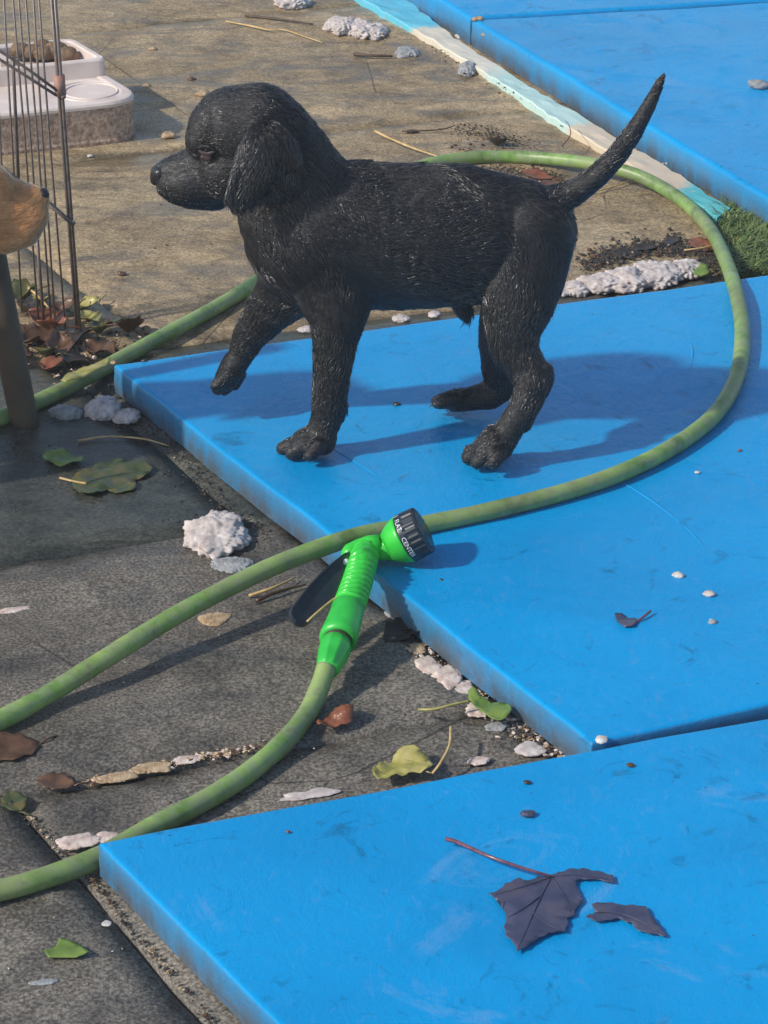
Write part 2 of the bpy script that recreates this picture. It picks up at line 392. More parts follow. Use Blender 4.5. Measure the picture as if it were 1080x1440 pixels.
# painted board strip
def strip(name, left, right, z0, z1, mat, label, cat):
    bm = bmesh.new(); uvl = bm.loops.layers.uv.new()
    def rs(pts, n):
        pts = [P(*p, z1) for p in pts]; d = [0]
        for i in range(1, len(pts)): d.append(d[-1] + (pts[i] - pts[i - 1]).length)
        o = []
        for k in range(n + 1):
            t = d[-1] * k / n
            for i in range(1, len(pts)):
                if t <= d[i] + 1e-9: break
            o.append(pts[i - 1].lerp(pts[i], (t - d[i - 1]) / (d[i] - d[i - 1])))
        return o
    n = 60; l, r_ = rs(left, n), rs(right, n); rows_ = []
    for k in range(n + 1):
        j1 = noise.noise(Vector((k * .8, 1, 3))) * .003; j2 = noise.noise(Vector((k * .8, 7, 3))) * .003
        a, b = l[k] + Vector((j1, j1, 0)), r_[k] + Vector((j2, j2, 0))
        sec = [Vector((a.x, a.y, z0))] + [a.lerp(b, s) + Vector((0, 0, noise.noise(Vector((k * .5, s * 3, 2))) * .002)) for s in (0, .04, .3, .6, .96, 1)] + [Vector((b.x, b.y, z0))]
        sec[1].z -= .0015; sec[6].z -= .0015
        rows_.append([bm.verts.new(v) for v in sec])
    for k in range(n):
        for s in range(7):
            f = bm.faces.new((rows_[k][s], rows_[k][s + 1], rows_[k + 1][s + 1], rows_[k + 1][s]))
            for lp in f.loops:
                kk = k if lp.vert in rows_[k] else k + 1
                lp[uvl].uv = (kk / n, s / 7)
    for rr in (rows_[0], rows_[-1]): bm.faces.new(rr)
    return tag(from_bm(name, bm, mat, None, False), label, cat)
strip('painted_board', [(480, -20), (520, 5), (618, 62), (727, 130), (779, 166), (851, 210), (893, 235), (986, 290), (1008, 306)],
      [(545, -25), (585, 8), (645, 56), (753, 126), (810, 157), (862, 190), (924, 225), (990, 268), (1028, 292)], -.008, .009, M['board'],
      'flaking turquoise and cream painted board lying along the back mat', 'board')

# ------------------------------------------------------------------ tubes, lumps, leaves
def catmull(pts, per=8):
    out = []; P_ = [pts[0] * 2 - pts[1]] + list(pts) + [pts[-1] * 2 - pts[-2]]
    for i in range(1, len(P_) - 2):
        p0, p1, p2, p3 = P_[i - 1:i + 3]
        for k in range(per):
            t = k / per
            out.append(.5 * ((2 * p1) + (p2 - p0) * t + (2 * p0 - 5 * p1 + 4 * p2 - p3) * t * t + (3 * p1 - p0 - 3 * p2 + p3) * t ** 3))
    out.append(P_[-2]); return out
def tube_bm(bm, pts, rad, sides=8, noisy=0.0, cap=True):
    rings = []; n = len(pts); prev_x = None
    for i, p in enumerate(pts):
        t = (pts[min(i + 1, n - 1)] - pts[max(i - 1, 0)]).normalized()
        if prev_x is None: x = t.cross(Vector((0, 0, 1)));  x = x if x.length > 1e-4 else t.cross(Vector((0, 1, 0)))
        else: x = prev_x - t * prev_x.dot(t)
        x.normalize(); y = t.cross(x); prev_x = x
        r = rad(i / (n - 1)) if callable(rad) else rad
        if noisy: r *= 1 + noisy * noise.noise(p * 40)
        rings.append([bm.verts.new(p + (x * math.cos(a) + y * math.sin(a)) * r) for a in [2 * math.pi * k / sides for k in range(sides)]])
    for i in range(n - 1):
        for k in range(sides):
            bm.faces.new((rings[i][k], rings[i][(k + 1) % sides], rings[i + 1][(k + 1) % sides], rings[i + 1][k]))
    if cap:
        bm.faces.new(rings[0]); bm.faces.new(rings[-1])
def tube(name, pts, rad, mat, parent=None, sides=8, noisy=0.0):
    bm = bmesh.new(); tube_bm(bm, pts, rad, sides, noisy); return from_bm(name, bm, mat, parent)
def lump(name, c, r, mat, label=None, cat=None, group=None, sub=4, amp=.35, freq=60, parent=None, seed=None, amp2=.0):
    bm = bmesh.new(); bmesh.ops.create_icosphere(bm, subdivisions=sub, radius=1.0); s = random.random() * 90 if seed is None else seed
    for v in bm.verts:
        d = v.co.normalized(); p = Vector((d.x * r[0], d.y * r[1], d.z * r[2]))
        k = noise.noise(p * freq + Vector((s, s, s))); k2 = noise.noise(p * freq * 2.6 + Vector((s, 0, s))); k3 = noise.noise(p * freq * 6 + Vector((s, 0, s)))
        f = 1 + amp * (.7 * k + .75 * (abs(k2) - .15)) + (.16 * amp + .4 * amp2) * (abs(k3) - .2)
        v.co = p * f
        if v.co.z < -.35 * r[2]: v.co.z = -.35 * r[2]
    o = from_bm(name, bm, mat, parent); o.location = c
    if cat: tag(o, label, cat, group)
    return o

def sheet(bm, thick):
    faces = bm.faces[:]; edges = [e for e in bm.edges if e.is_boundary]
    cp = {v: bm.verts.new((v.co.x, v.co.y, v.co.z + thick)) for v in bm.verts[:]}
    for f in faces: bm.faces.new([cp[v] for v in reversed(f.verts)])
    for e in edges:
        a, b = e.verts; bm.faces.new((a, b, cp[b], cp[a]))
def ragged(outline, k=3, amp=1.6):
    o = []
    for (x0, y0), (x1, y1) in zip(outline, outline[1:] + outline[:1]):
        L = math.hypot(x1 - x0, y1 - y0); m = max(1, min(k, int(L / 6)))
        for i in range(m):
            t = i / m; j = amp * (1 if i % 2 else 0)
            o.append((x0 + (x1 - x0) * t + (y1 - y0) / (L + 1e-6) * j, y0 + (y1 - y0) * t - (x1 - x0) / (L + 1e-6) * j))
    return o
def leaf_px(name, outline, z, mat, label, cat='leaf', group=None, stem=None, veins=None, stem_mat=None, curl=.002, thick=.0005, extra=None, parent=None, zf=None):
    """outline given as points on the surface at height z"""
    pts = [P(x, y, z) for x, y in (ragged(outline) if len(outline) > 9 else outline)]
    c = sum(pts, Vector()) / len(pts)
    bm = bmesh.new(); vs_ = [bm.verts.new(p - c) for p in pts]; f = bm.faces.new(vs_)
    bmesh.ops.triangulate(bm, faces=[f])
    bmesh.ops.subdivide_edges(bm, edges=bm.edges[:], cuts=3, use_grid_fill=True)
    bmesh.ops.triangulate(bm, faces=bm.faces[:])
    s = random.random() * 50; R = max((p - c).length for p in pts)
    for v in bm.verts:
        h = noise.noise(Vector((v.co.x * 70 + s, v.co.y * 70, s))) * curl + abs(noise.noise(Vector((v.co.x * 160 + s, v.co.y * 160, s)))) * curl * .5
        v.co.z = max(0.0003, curl * .5 + h) + (zf(v.co) if zf else 0) + curl * .6 * (v.co.xy.length / R) ** 2
    me = bpy.data.meshes.new(name)
    sheet(bm, thick)
    if parent is None:
        root = from_bm(name, bm, mat); root.location = c
        tag(root, label, cat, group)
    else:
        root = from_bm(name, bm, mat, parent); root.location = c
    if stem:
        sp = [P(x, y, z + h) - c for x, y, h in stem]
        tube('stem', catmull(sp, 6), lambda t: .0013 * (1.2 - .6 * t) if name == 'sycamore_leaf' else .0010, stem_mat or mat, root, 7)
    if veins:
        for vn in veins:
            sp = [P(x, y, z + curl * .9 + .0006) - c for x, y in vn]
            tube('vein', catmull(sp, 5), lambda t: .00042 * (1.1 - .8 * t), mat, root, 5)
    return root
def crumpled(c, size, mat, label, group='', rot=0, bend=1.0, name='fallen_leaf', tilt=None):
    bm = bmesh.new(); n = 9; s = random.random() * 90; g = []
    for j in range(n + 1):
        row = []
        for i in range(7):
            v = j / n; w = (math.sin(math.pi * min(1, v * .94 + .04)) ** .8) * (1 + .18 * math.sin(v * 21 + s)) * .36
            u = (i / 6 - .5) * 2
            x = u * w * size; y = (v - .5) * size * (1 + .05 * abs(u))
            z = (abs(u) ** 1.5 * w * .9 + (v - .5) ** 2 * .9) * size * bend * .8 + noise.noise(Vector((x * 60 + s, y * 60, s))) * size * .28 * bend
            row.append(bm.verts.new((x, y, z)))
        g.append(row)
    for j in range(n):
        for i in range(6): bm.faces.new((g[j][i], g[j][i + 1], g[j + 1][i + 1], g[j + 1][i]))
    sheet(bm, .0005)
    o = from_bm(name, bm, mat)
    tl = .08 if bend < .3 else .3
    o.rotation_euler = (random.uniform(-tl, tl), random.uniform(-tl, tl), rot)
    o.location = c; bpy.context.view_layer.update()
    zmin = min((o.rotation_euler.to_matrix() @ v.co).z for v in o.data.vertices)
    o.location.z = c.z - zmin + .0002
    tube('stem', catmull([Vector((0, -size * .5, .0)), Vector((.002, -size * .66, size * .06)), Vector((.006, -size * .85, size * .02))], 4), .0007, mat, o, 5)
    return tag(o, label, 'leaf', group or None)

mats_ = [o for o in bpy.data.objects if o.name.startswith('foam_mat')]
for pts, z in CREASES:
    par = mats_[0] if z == MAT else mats_[2]
    tube('crease', catmull([P(x, y, z - .0002) for x, y in pts], 6), lambda t: .0010 * (.3 + math.sin(math.pi * t)), par.data.materials[0], par, 6, .5)
# ------------------------------------------------------------------ the hose (one length, looping outside the left edge)
HR = .0071
def hp(px, py, z): return P(px, py, z)
G_ = HR * .95; T_ = MAT + HR * .95
hose_pts = [hp(459, 938, .022), hp(450, 965, .014), hp(432, 1003, G_), hp(398, 1045, G_), hp(345, 1090, G_), hp(280, 1130, G_), hp(215, 1163, G_), hp(140, 1205, G_), hp(70, 1232, G_), hp(0, 1252, G_),
            hp(-120, 1275, G_), hp(-330, 1270, G_), hp(-430, 1200, G_), hp(-380, 1130, G_), hp(-200, 1090, G_), hp(-80, 1050, G_), hp(0, 1013, G_ + .001), hp(70, 975, G_ + .003), hp(150, 925, .020), hp(250, 864, .029), hp(350, 812, .036),
            hp(430, 778, T_ + .003), hp(510, 752, T_ + .003), hp(600, 737, T_), hp(700, 716, T_), hp(800, 690, T_), hp(880, 662, T_), hp(950, 626, T_), hp(1005, 583, T_), hp(1036, 530, T_), hp(1044, 470, T_), hp(1036, 415, T_ + .001),
            hp(1022, 370, .024), hp(1000, 325, .012), hp(965, 287, G_), hp(915, 255, G_ + .006), hp(865, 237, .017), hp(800, 226, .012), hp(730, 221, G_), hp(660, 222, G_), hp(590, 235, G_), hp(520, 270, G_), hp(450, 325, G_), hp(400, 368, G_), hp(350, 404, G_),
            hp(290, 440, G_), hp(230, 472, G_), hp(175, 502, G_), hp(120, 532, G_ + .002), hp(60, 562, G_), hp(0, 588, G_), hp(-90, 620, G_), hp(-250, 660, G_)]
hose_c = catmull(hose_pts, 12)
hose = tube('garden_hose', hose_c, HR, M['hose'], None, 18, .05)
tag(hose, 'long green algae-stained hose looping over the blue mats and paving', 'hose')

# ------------------------------------------------------------------ spray gun
gun = empty('spray_gun', 'bright green and black hose spray gun resting on the mat edge', 'spray gun')
def rev(name, secs, mat, parent, sides=48, prof=None):
    """secs: (px,py,depthpoint z or Y, radius px); axis through the points, circular sections"""
    bm = bmesh.new(); n = len(secs); rings = []; px_ = None
    for i in range(n):
        t = (secs[min(i + 1, n - 1)][0] - secs[max(i - 1, 0)][0])
        if t.length < 1e-7: t = secs[-1][0] - secs[0][0]
        t.normalize()
        x = (FWD - t * FWD.dot(t)).normalized(); y = t.cross(x)
        r = secs[i][1]; rr = []
        for k in range(sides):
            a = 2 * math.pi * k / sides; q = r * (prof(a, i / (n - 1)) if prof else 1)
            rr.append(bm.verts.new(secs[i][0] + (x * math.cos(a) + y * math.sin(a)) * q))
        rings.append(rr)
    for i in range(n - 1):
        for k in range(sides): bm.faces.new((rings[i][k], rings[i][(k + 1) % sides], rings[i + 1][(k + 1) % sides], rings[i + 1][k]))
    bm.faces.new(rings[0]); bm.faces.new(rings[-1])
    return from_bm(name, bm, mat, parent)
HZ = P(572, 757, MAT + .021).y          # depth of the head
def gz(px, py):      # height of the gun's axis: head on the mat, grip sloping down to the paving
    return float(np.interp(py, [700, 757, 800, 850, 900, 945], [.054, .050, .046, .036, .026, .0205]))
def N_(px, py, dy=0.0):
    if py < 772: return V(px, py, 0, HZ)
    p = P(px, py, gz(px, py)); q = V(px, py, 0, HZ)
    k = min(1, (py - 772) / 20); return q.lerp(p, k)
sN = SC(N_(572, 757))
def seq(pts, dys=None): return [(N_(p[0], p[1], (p[3] if len(p) > 3 else 0)), p[2] * sN) for p in pts]
# body bulb
ax0 = Vector((569.6, 757.7)); ad = Vector((26.2, -13.0)).normalized()
def axp(d, r): return (ax0.x + ad.x * d, ax0.y + ad.y * d, r)
rev('head_shell', seq([axp(-46, 3), axp(-45, 9), axp(-40, 14), axp(-34, 17), axp(-28, 21), axp(-20, 27), axp(-12, 31.5), axp(-5, 34), axp(-1, 35), axp(0, 34)]), M['green'], gun)
def ribs(a, t):
    if t < .34 or t > .93: return 1.0
    k = (a * 22 / (2 * math.pi)) % 1
    return 1.0 if k < .45 else .94
bez = rev('spray_dial', seq([axp(-.5, 30), axp(0, 34.6), axp(1, 35.8)] + [axp(1 + 27 * k / 14, 35.8 - .9 * k / 14) for k in range(1, 15)] + [axp(29, 33.5), axp(29.3, 30), axp(28.2, 29), axp(28.2, 1)]), M['black_plastic'], gun, 220, ribs)
# print on the dial
axw = (N_(*axp(20, 0)[:2]) - N_(*axp(0, 0)[:2])).normalized(); o0 = N_(ax0.x, ax0.y)
tow = (-FWD + axw * FWD.dot(axw)).normalized(); rnd = axw.cross(tow)
def dial_text(txt, ang, dist, size):
    cu = bpy.data.curves.new('t', 'FONT'); cu.body = txt; cu.size = size; cu.align_x = 'CENTER'; cu.extrude = .00012; cu.resolution_u = 2
    to = bpy.data.objects.new('t', cu); COL.objects.link(to); dg = bpy.context.evaluated_depsgraph_get()
    me = bpy.data.meshes.new_from_object(to.evaluated_get(dg)); bpy.data.objects.remove(to)
    R = 36.1 * sN
    for v in me.vertices:
        a = ang + v.co.x / R; rr = R + v.co.z
        v.co = o0 + axw * (dist + v.co.y) + (tow * math.cos(a) + rnd * math.sin(a)) * rr
    o = link('print', me, M['white_print'], bez, False); return o
dial_sign = -1
for txt, ang in (('J', math.radians(-70)), ('FLAT', math.radians(-38)), ('CENTER', math.radians(22))):
    dial_text(txt, ang, .0014, .0050)
# barrel between handle and head
rev('barrel', seq([(487, 782, 4), (489, 780.5, 11), (493, 778, 14), (505, 773, 15), (520, 768, 15.5), (535, 766, 15)]), M['green'], gun, 32)
# handle: goes down-left and towards the camera / ground
hd = [(516, 770, 18, 0), (512, 785, 19.5, -.002), (507, 803, 20, -.007), (502, 820, 20.5, -.013), (496, 838, 21, -.020), (490, 855, 21.5, -.026)]
hs = []
for i in range(141):
    t = i / 140 * (len(hd) - 1); k = min(int(t), len(hd) - 2); f = t - k
    q = [hd[k][j] * (1 - f) + hd[k + 1][j] * f for j in range(4)]
    hs.append((N_(q[0], q[1], q[3]), q[2] * sN))
def grip(a, t):
    w = math.cos(a)          # 0 = away from camera, so the ribs sit towards it
    b = math.sin((t * 13 + .45 * math.sin(a)) * 2 * math.pi)
    m = 1 if .10 < t < .95 else 0
    return (1.0 + m * .10 * (1 if b > .0 else -.75)) * (1 - .05 * abs(math.sin(a)))
rev('handle', hs, M['green'], gun, 40, grip)
rev('collar', seq([(491, 852, 20, -.026), (490, 854, 22.5, -.0262), (487, 866, 23, -.030), (483, 878, 24, -.034), (478, 892, 25.5, -.039), (475, 901, 25.5, -.042), (474.8, 902, 21, -.042)]), M['green_dirty'], gun, 40,
    lambda a, t: 1 + .015 * math.sin(a * 3))
rev('seal_ring', seq([(477, 896, 20, -.040), (472, 908, 20, -.044)]), M['leaf_dark'], gun, 32)
rev('hose_connector', seq([(473, 905, 17, -.043), (472.6, 906, 20.5, -.043), (470, 914, 21, -.046), (466, 926, 18.5, -.050), (462, 938, 15.8, -.054), (461, 942, 14.5, -.055)]), M['green_dirty'], gun, 64,
    lambda a, t: 1 + (.05 if math.sin(a * 9) > .2 else 0) * (1 if t > .2 else 0))
# trigger lever
lv = [N_(497, 785), N_(484, 797), N_(462, 818), N_(440, 842), N_(422, 866), N_(415, 879)]
lvc = catmull(lv, 8); pr_ = None; nl = len(lvc); wax = (RT * .74 - UP * .67).normalized()
bm = bmesh.new()
for i, p in enumerate(lvc):
    t = (lvc[min(i + 1, nl - 1)] - lvc[max(i - 1, 0)]).normalized()
    wdir = (wax - t * wax.dot(t)).normalized(); nn = t.cross(wdir).normalized()
    if nn.dot(FWD) > 0: nn = -nn
    rem = (nl - 1 - i) / 8.0
    w = (11 + 5 * min(1, i / 14)) * sN * (math.sqrt(max(.02, 1 - (1 - min(1, rem)) ** 2)))
    e = .0042 if i > 3 else .002
    ring = [bm.verts.new(p + wdir * a + nn * b) for a, b in ((-w, 0), (-w, e), (-w * .86, e), (-w * .82, .0012), (w * .82, .0012), (w * .86, e), (w, e), (w, 0), (0, -.0012))]
    if pr_:
        for k in range(9): bm.faces.new((pr_[k], pr_[(k + 1) % 9], ring[(k + 1) % 9], ring[k]))
    else: bm.faces.new(ring)
    pr_ = ring
bm.faces.new(pr_)
from_bm('trigger', bm, M['black_plastic'], gun, False)
tube('trigger_pin', [N_(487, 790) - FWD * .010, N_(487, 790) + FWD * .004], .0024, M['white_print'], gun, 12)
tube('trigger_spring', catmull([N_(500, 826), N_(470, 842) - FWD * .006, N_(445, 862) - FWD * .007, N_(432, 874) - FWD * .004], 6), .0009, M['straw'], gun, 6)

# ------------------------------------------------------------------ animals
def ico_template(sub):
    b = bmesh.new(); bmesh.ops.create_icosphere(b, subdivisions=sub, radius=1.0)
    v = np.array([list(q.co) for q in b.verts]); f = np.array([[q.index for q in fc.verts] for fc in b.faces]); b.free(); return v, f
ICO = {2: ico_template(2), 3: ico_template(3)}
def balls(acc, p0, p1, lat0, lat1, step=.16):
    c0, r0 = p0; c1, r1 = p1; L = (c1 - c0).length; n = max(1, int(L / (min(r0, r1) * step + 1e-6))); n = min(n, 40)
    for k in range(n + 1):
        t = k / n; c = np.array(c0.lerp(c1, t)); r = r0 + (r1 - r0) * t; lat = lat0 + (lat1 - lat0) * t
        v, f = ICO[2 if r < .012 else 3]
        acc.append((v * np.array([r, r * lat, r]) + c, f))
def build_body(name, chains, Y, voxel, smooth, mat, parent, pscale=None):
    """chains: lists of (px, py, off, rpx, lateral factor). Union of soft tapered volumes -> one continuous skin."""
    acc = []; segs = []
    for ch in chains:
        w = []
        for (x, y, off, r, lat) in ch:
            c = V(x, y, off, Y); w.append((c, r * SC(c), lat))
        if len(w) == 1: w = w + w
        for a, b in zip(w[:-1], w[1:]):
            balls(acc, (a[0], a[1]), (b[0], b[1]), a[2], b[2]); segs.append((a[0], b[0], a[1], b[1]))
    off = 0; vv = []; ff = []
    for v, f in acc: vv.append(v); ff.append(f + off); off += len(v)
    vv = np.concatenate(vv).astype(np.float32); ff = np.concatenate(ff).astype(np.int32)
    me = bpy.data.meshes.new('tmp'); me.vertices.add(len(vv)); me.vertices.foreach_set('co', vv.reshape(-1))
    me.loops.add(len(ff) * 3); me.loops.foreach_set('vertex_index', ff.reshape(-1))
    me.polygons.add(len(ff)); me.polygons.foreach_set('loop_start', np.arange(0, len(ff) * 3, 3, dtype=np.int32)); me.update()
    tmp = bpy.data.objects.new('tmp', me); COL.objects.link(tmp)
    rm = tmp.modifiers.new('r', 'REMESH'); rm.mode = 'VOXEL'; rm.voxel_size = voxel; rm.use_smooth_shade = True
    sm = tmp.modifiers.new('s', 'SMOOTH'); sm.factor = .5; sm.iterations = smooth
    dg = bpy.context.evaluated_depsgraph_get(); dg.update()
    out = bpy.data.meshes.new_from_object(tmp.evaluated_get(dg)); out.name = name
    bpy.data.objects.remove(tmp); bpy.data.meshes.remove(me)
    out.materials.clear()
    return link(name, out, mat, parent), segs

def smooth_noise(p, f, s):
    return (np.sin(p[:, 0] * f + s) * np.cos(p[:, 1] * f * 1.3 + s * 2) + np.sin(p[:, 2] * f * .9 + s * 3 + p[:, 0] * f * .5) + np.sin((p[:, 0] + p[:, 2]) * f * 2.1 + s) * .6) / 2.0
def fur(name, me, segs, n, length, radius, mat, parent, seed=1, lift=.25, k=5, mask=None, wave=.6, gravity=.25, lenf=None, clump=0.5, cellsz=.0042):
    rng = np.random.default_rng(seed)
    me.calc_loop_triangles()
    co = np.empty(len(me.vertices) * 3); me.vertices.foreach_get('co', co); co = co.reshape(-1, 3)
    no = np.empty(len(me.vertices) * 3); me.vertices.foreach_get('normal', no); no = no.reshape(-1, 3)
    tri = np.empty(len(me.loop_triangles) * 3, dtype=np.int32); me.loop_triangles.foreach_get('vertices', tri); tri = tri.reshape(-1, 3)
    a, b, c = co[tri[:, 0]], co[tri[:, 1]], co[tri[:, 2]]
    ar = np.linalg.norm(np.cross(b - a, c - a), axis=1); ar /= ar.sum()
    ti = rng.choice(len(tri), n, p=ar); u = rng.random((n, 2)); fl = u.sum(1) > 1; u[fl] = 1 - u[fl]
    w = np.stack([1 - u.sum(1), u[:, 0], u[:, 1]], 1)
    p = (co[tri[ti]] * w[:, :, None]).sum(1); nn = (no[tri[ti]] * w[:, :, None]).sum(1); nn /= np.linalg.norm(nn, axis=1)[:, None]
    if mask is not None:
        keep = mask(p, nn); p, nn = p[keep], nn[keep]; n = len(p)
    A = np.array([list(s[0]) for s in segs]); B = np.array([list(s[1]) for s in segs]); R = np.array([(s[2] + s[3]) / 2 for s in segs])
    D = B - A; LL = (D ** 2).sum(1); LL[LL == 0] = 1e-9
    T = D / np.sqrt(LL)[:, None]
    t = np.clip(((p[:, None, :] - A) * D).sum(2) / LL, 0, 1)
    q = A + t[..., None] * D; dist = np.linalg.norm(p[:, None, :] - q, axis=2) / R
    wt = np.exp(-6 * (dist - dist.min(1)[:, None])); flow = (wt[..., None] * T).sum(1)
    flow += np.array([0, 0, -gravity])
    flow -= (flow * nn).sum(1)[:, None] * nn; flow /= np.linalg.norm(flow, axis=1)[:, None] + 1e-9
    side = np.cross(nn, flow)
    ang = smooth_noise(p, 110, seed) * wave + smooth_noise(p, 330, seed + 4) * wave * .7 + rng.normal(0, .10, n)
    d = flow * np.cos(ang)[:, None] + side * np.sin(ang)[:, None]
    L = length * (0.65 + .6 * rng.random(n)) * (1 + .3 * smooth_noise(p, 70, seed + 9))
    if lenf is not None: L = L * lenf(p)
    tip = p + d * L[:, None] + nn * (L * lift * (.4 + .9 * rng.random(n)))[:, None]
    # wet hair gathers into locks: pull tips towards a grid of lock centres
    if clump > 0:
        cell = cellsz; key = np.floor((p + rng.normal(0, .0006, p.shape)) / cell).astype(np.int64)
        _, inv = np.unique(key, axis=0, return_inverse=True); inv = inv.reshape(-1)
        cnt = np.bincount(inv).astype(float); ctr = np.stack([np.bincount(inv, tip[:, j]) / cnt for j in range(3)], 1)
        tip = tip * (1 - clump) + ctr[inv] * clump
    ts = np.linspace(0, 1, k)
    pts = np.empty((n, k, 3))
    mid = p + d * (L * .45)[:, None] + nn * (L * lift * .75)[:, None]
    for i, s in enumerate(ts):
        pts[:, i] = p * (1 - s) ** 2 + mid * 2 * s * (1 - s) + tip * s ** 2
    pts[:, 0] -= nn * .0006
    rad = (radius * (.7 + .6 * rng.random(n)))[:, None] * (1 - ts[None, :] * .85)
    hc = bpy.data.hair_curves.new(name); hc.add_curves([k] * n)
    hc.attributes['position'].data.foreach_set('vector', pts.reshape(-1).astype(np.float32))
    if 'radius' not in hc.attributes: hc.attributes.new('radius', 'FLOAT', 'POINT')
    hc.attributes['radius'].data.foreach_set('value', rad.reshape(-1).astype(np.float32))
    hc.materials.append(mat)
    o = bpy.data.objects.new(name, hc); COL.objects.link(o); o.parent = parent; o['kind'] = 'stuff'
    return o

pup = empty('puppy', 'wet black puppy standing side-on on the blue mat, one front paw lifted, tail raised', 'dog')
S = .020   # half body width offset for limbs, metres
body_ch = [
    # trunk
    [(418, 300, 0, 84, .80), (452, 332, 0, 106, .80), (520, 335, 0, 103, .80), (600, 336, 0, 101, .80), (670, 333, 0, 97, .78), (722, 330, 0, 82, .80), (740, 328, 0, 70, .85)],
    [(395, 340, 0, 52, .9), (405, 375, 0, 45, .9)],
    # back line and rump
    [(470, 262, 0, 38, .8), (560, 267, 0, 38, .9), (650, 270, 0, 40, .9), (740, 298, 0, 44, 1.0), (772, 325, 0, 36, 1.0)],
    # neck
    [(372, 200, 0, 74, .80), (392, 226, 0, 74, .82), (410, 262, 0, 80, .82), (430, 300, 0, 92, .8)],
    # skull, forehead, brow
    [(362, 186, 0, 70, .84), (330, 184, 0, 64, .84), (310, 196, 0, 50, .86)],
    [(300, 178, -.008, 36, .9), (286, 196, -.012, 26, .9)], [(300, 178, .008, 36, .9), (286, 196, .012, 26, .9)],
    # cheek and jaw
    [(345, 232, -.012, 42, .8), (318, 244, -.014, 40, .8)], [(345, 232, .012, 42, .8), (318, 244, .014, 40, .8)],
    # muzzle
    [(305, 232, 0, 42, .85), (272, 240, 0, 32, .9), (244, 243, 0, 24, .95), (232, 245, 0, 19, 1.0)],
    [(296, 256, -.007, 33, .8), (266, 260, -.010, 27, .8), (242, 258, -.006, 20, .9)], [(296, 256, .007, 33, .8), (266, 260, .010, 27, .8), (242, 258, .006, 20, .9)],
    [(300, 268, 0, 29, .8), (268, 273, 0, 22, .8), (246, 271, 0, 17, .9), (234, 264, 0, 15, 1)],
    # near front leg
    [(462, 350, -S, 80.0, .6), (470, 400, -.026, 60.0, .62), (475, 440, -.032, 42.0, .8), (472, 472, -.036, 31.9, .85), (467, 520, -.038, 26.4, .9), (463, 562, -.039, 24.1, .9), (459, 590, -.039, 21.8, .95), (450, 612, -.039, 21.0, 1.0)],
    [(470, 572, -.036, 20.0, .9), (468, 582, -.036, 18.2, .9)],
    # paw + toes
    [(452, 615, -.040, 22.0, 1.1), (428, 623, -.042, 20.0, 1.3)], [(455, 622, -.040, 18.0, 1.3), (440, 628, -.042, 14.0, 1.3)],
    [(425, 620, -.026, 12.0, 1), (404, 627, -.020, 10.5, 1)], [(425, 622, -.038, 13.0, 1), (399, 631, -.035, 11.0, 1)],
    [(430, 625, -.050, 12.0, 1), (411, 637, -.051, 11.0, 1)], [(448, 628, -.058, 12.0, 1), (436, 640, -.064, 10.0, 1)],
    # lifted far front leg
    [(430, 380, .022, 62.0, .6), (400, 412, .028, 42.0, .75), (376, 440, .032, 32.0, .85), (352, 470, .034, 23.7, .9), (338, 500, .034, 18.2, .9), (328, 516, .033, 19.1, .95), (319, 532, .032, 17.3, 1.1), (311, 540, .031, 11.8, 1)],
    [(322, 526, .024, 10.9, 1), (303, 543, .020, 8.2, 1)], [(326, 530, .032, 10.9, 1), (306, 548, .031, 8.6, 1)], [(328, 530, .041, 10.9, 1), (316, 549, .042, 8.2, 1)], [(336, 526, .046, 10.0, 1), (330, 542, .048, 7.7, 1)],
    # near hind leg
    [(742, 340, -.018, 66.0, .6), (738, 380, -.024, 60.0, .62), (730, 420, -.030, 52.0, .7), (722, 460, -.036, 39.1, .75), (724, 492, -.040, 31.9, .8), (742, 520, -.046, 27.3, .8), (750, 538, -.052, 25.5, .8), (742, 560, -.056, 21.8, .85), (728, 586, -.060, 20.0, .9), (712, 610, -.062, 20.5, 1), (700, 626, -.063, 23.0, 1.1)],
    [(764, 522, -.050, 15.5, .7), (768, 532, -.051, 12.7, .7), (756, 560, -.055, 10.9, .8), (738, 596, -.060, 10.9, .9)],
    [(700, 620, -.063, 24.0, 1.1), (682, 634, -.065, 20.0, 1.3)],
    [(684, 630, -.048, 12.0, 1), (661, 635, -.045, 10.5, 1)], [(684, 634, -.060, 13.0, 1), (659, 643, -.059, 11.0, 1)],
    [(688, 638, -.072, 12.0, 1), (672, 650, -.074, 11.0, 1)], [(702, 638, -.082, 12.0, 1), (694, 651, -.087, 10.0, 1)],
    # far hind leg
    [(735, 380, .020, 58.0, .6), (725, 430, .026, 48.0, .7), (706, 480, .032, 32.8, .8), (704, 515, .038, 27.3, .8), (707, 540, .042, 23.7, .8), (690, 555, .042, 20.9, .9), (664, 561, .041, 17.3, 1), (640, 563, .040, 16.4, 1.2)],
    [(640, 560, .030, 12.7, 1), (620, 565, .028, 10.0, 1)], [(640, 561, .038, 13.7, 1), (617, 565, .038, 10.9, 1)], [(642, 560, .048, 12.7, 1), (622, 564, .048, 10.0, 1)],
    # tail
    [(752, 292, 0, 30.0, .9), (785, 282, 0, 21.6, 1), (812, 268, 0, 18.0, 1), (840, 248, 0, 16.2, 1), (868, 218, 0, 14.8, 1), (893, 183, 0, 13.1, 1), (913, 148, 0, 10.3, 1), (926, 120, 0, 6.8, 1), (933, 106, 0, 3.6, 1)],
    # sheath
    [(648, 425, -.004, 16, .8), (655, 440, -.004, 10, .8), (656, 446, -.004, 6, .8)],
]
body, segs = build_body('body', body_ch, None, .0016, 4, M['black_coat'], pup)
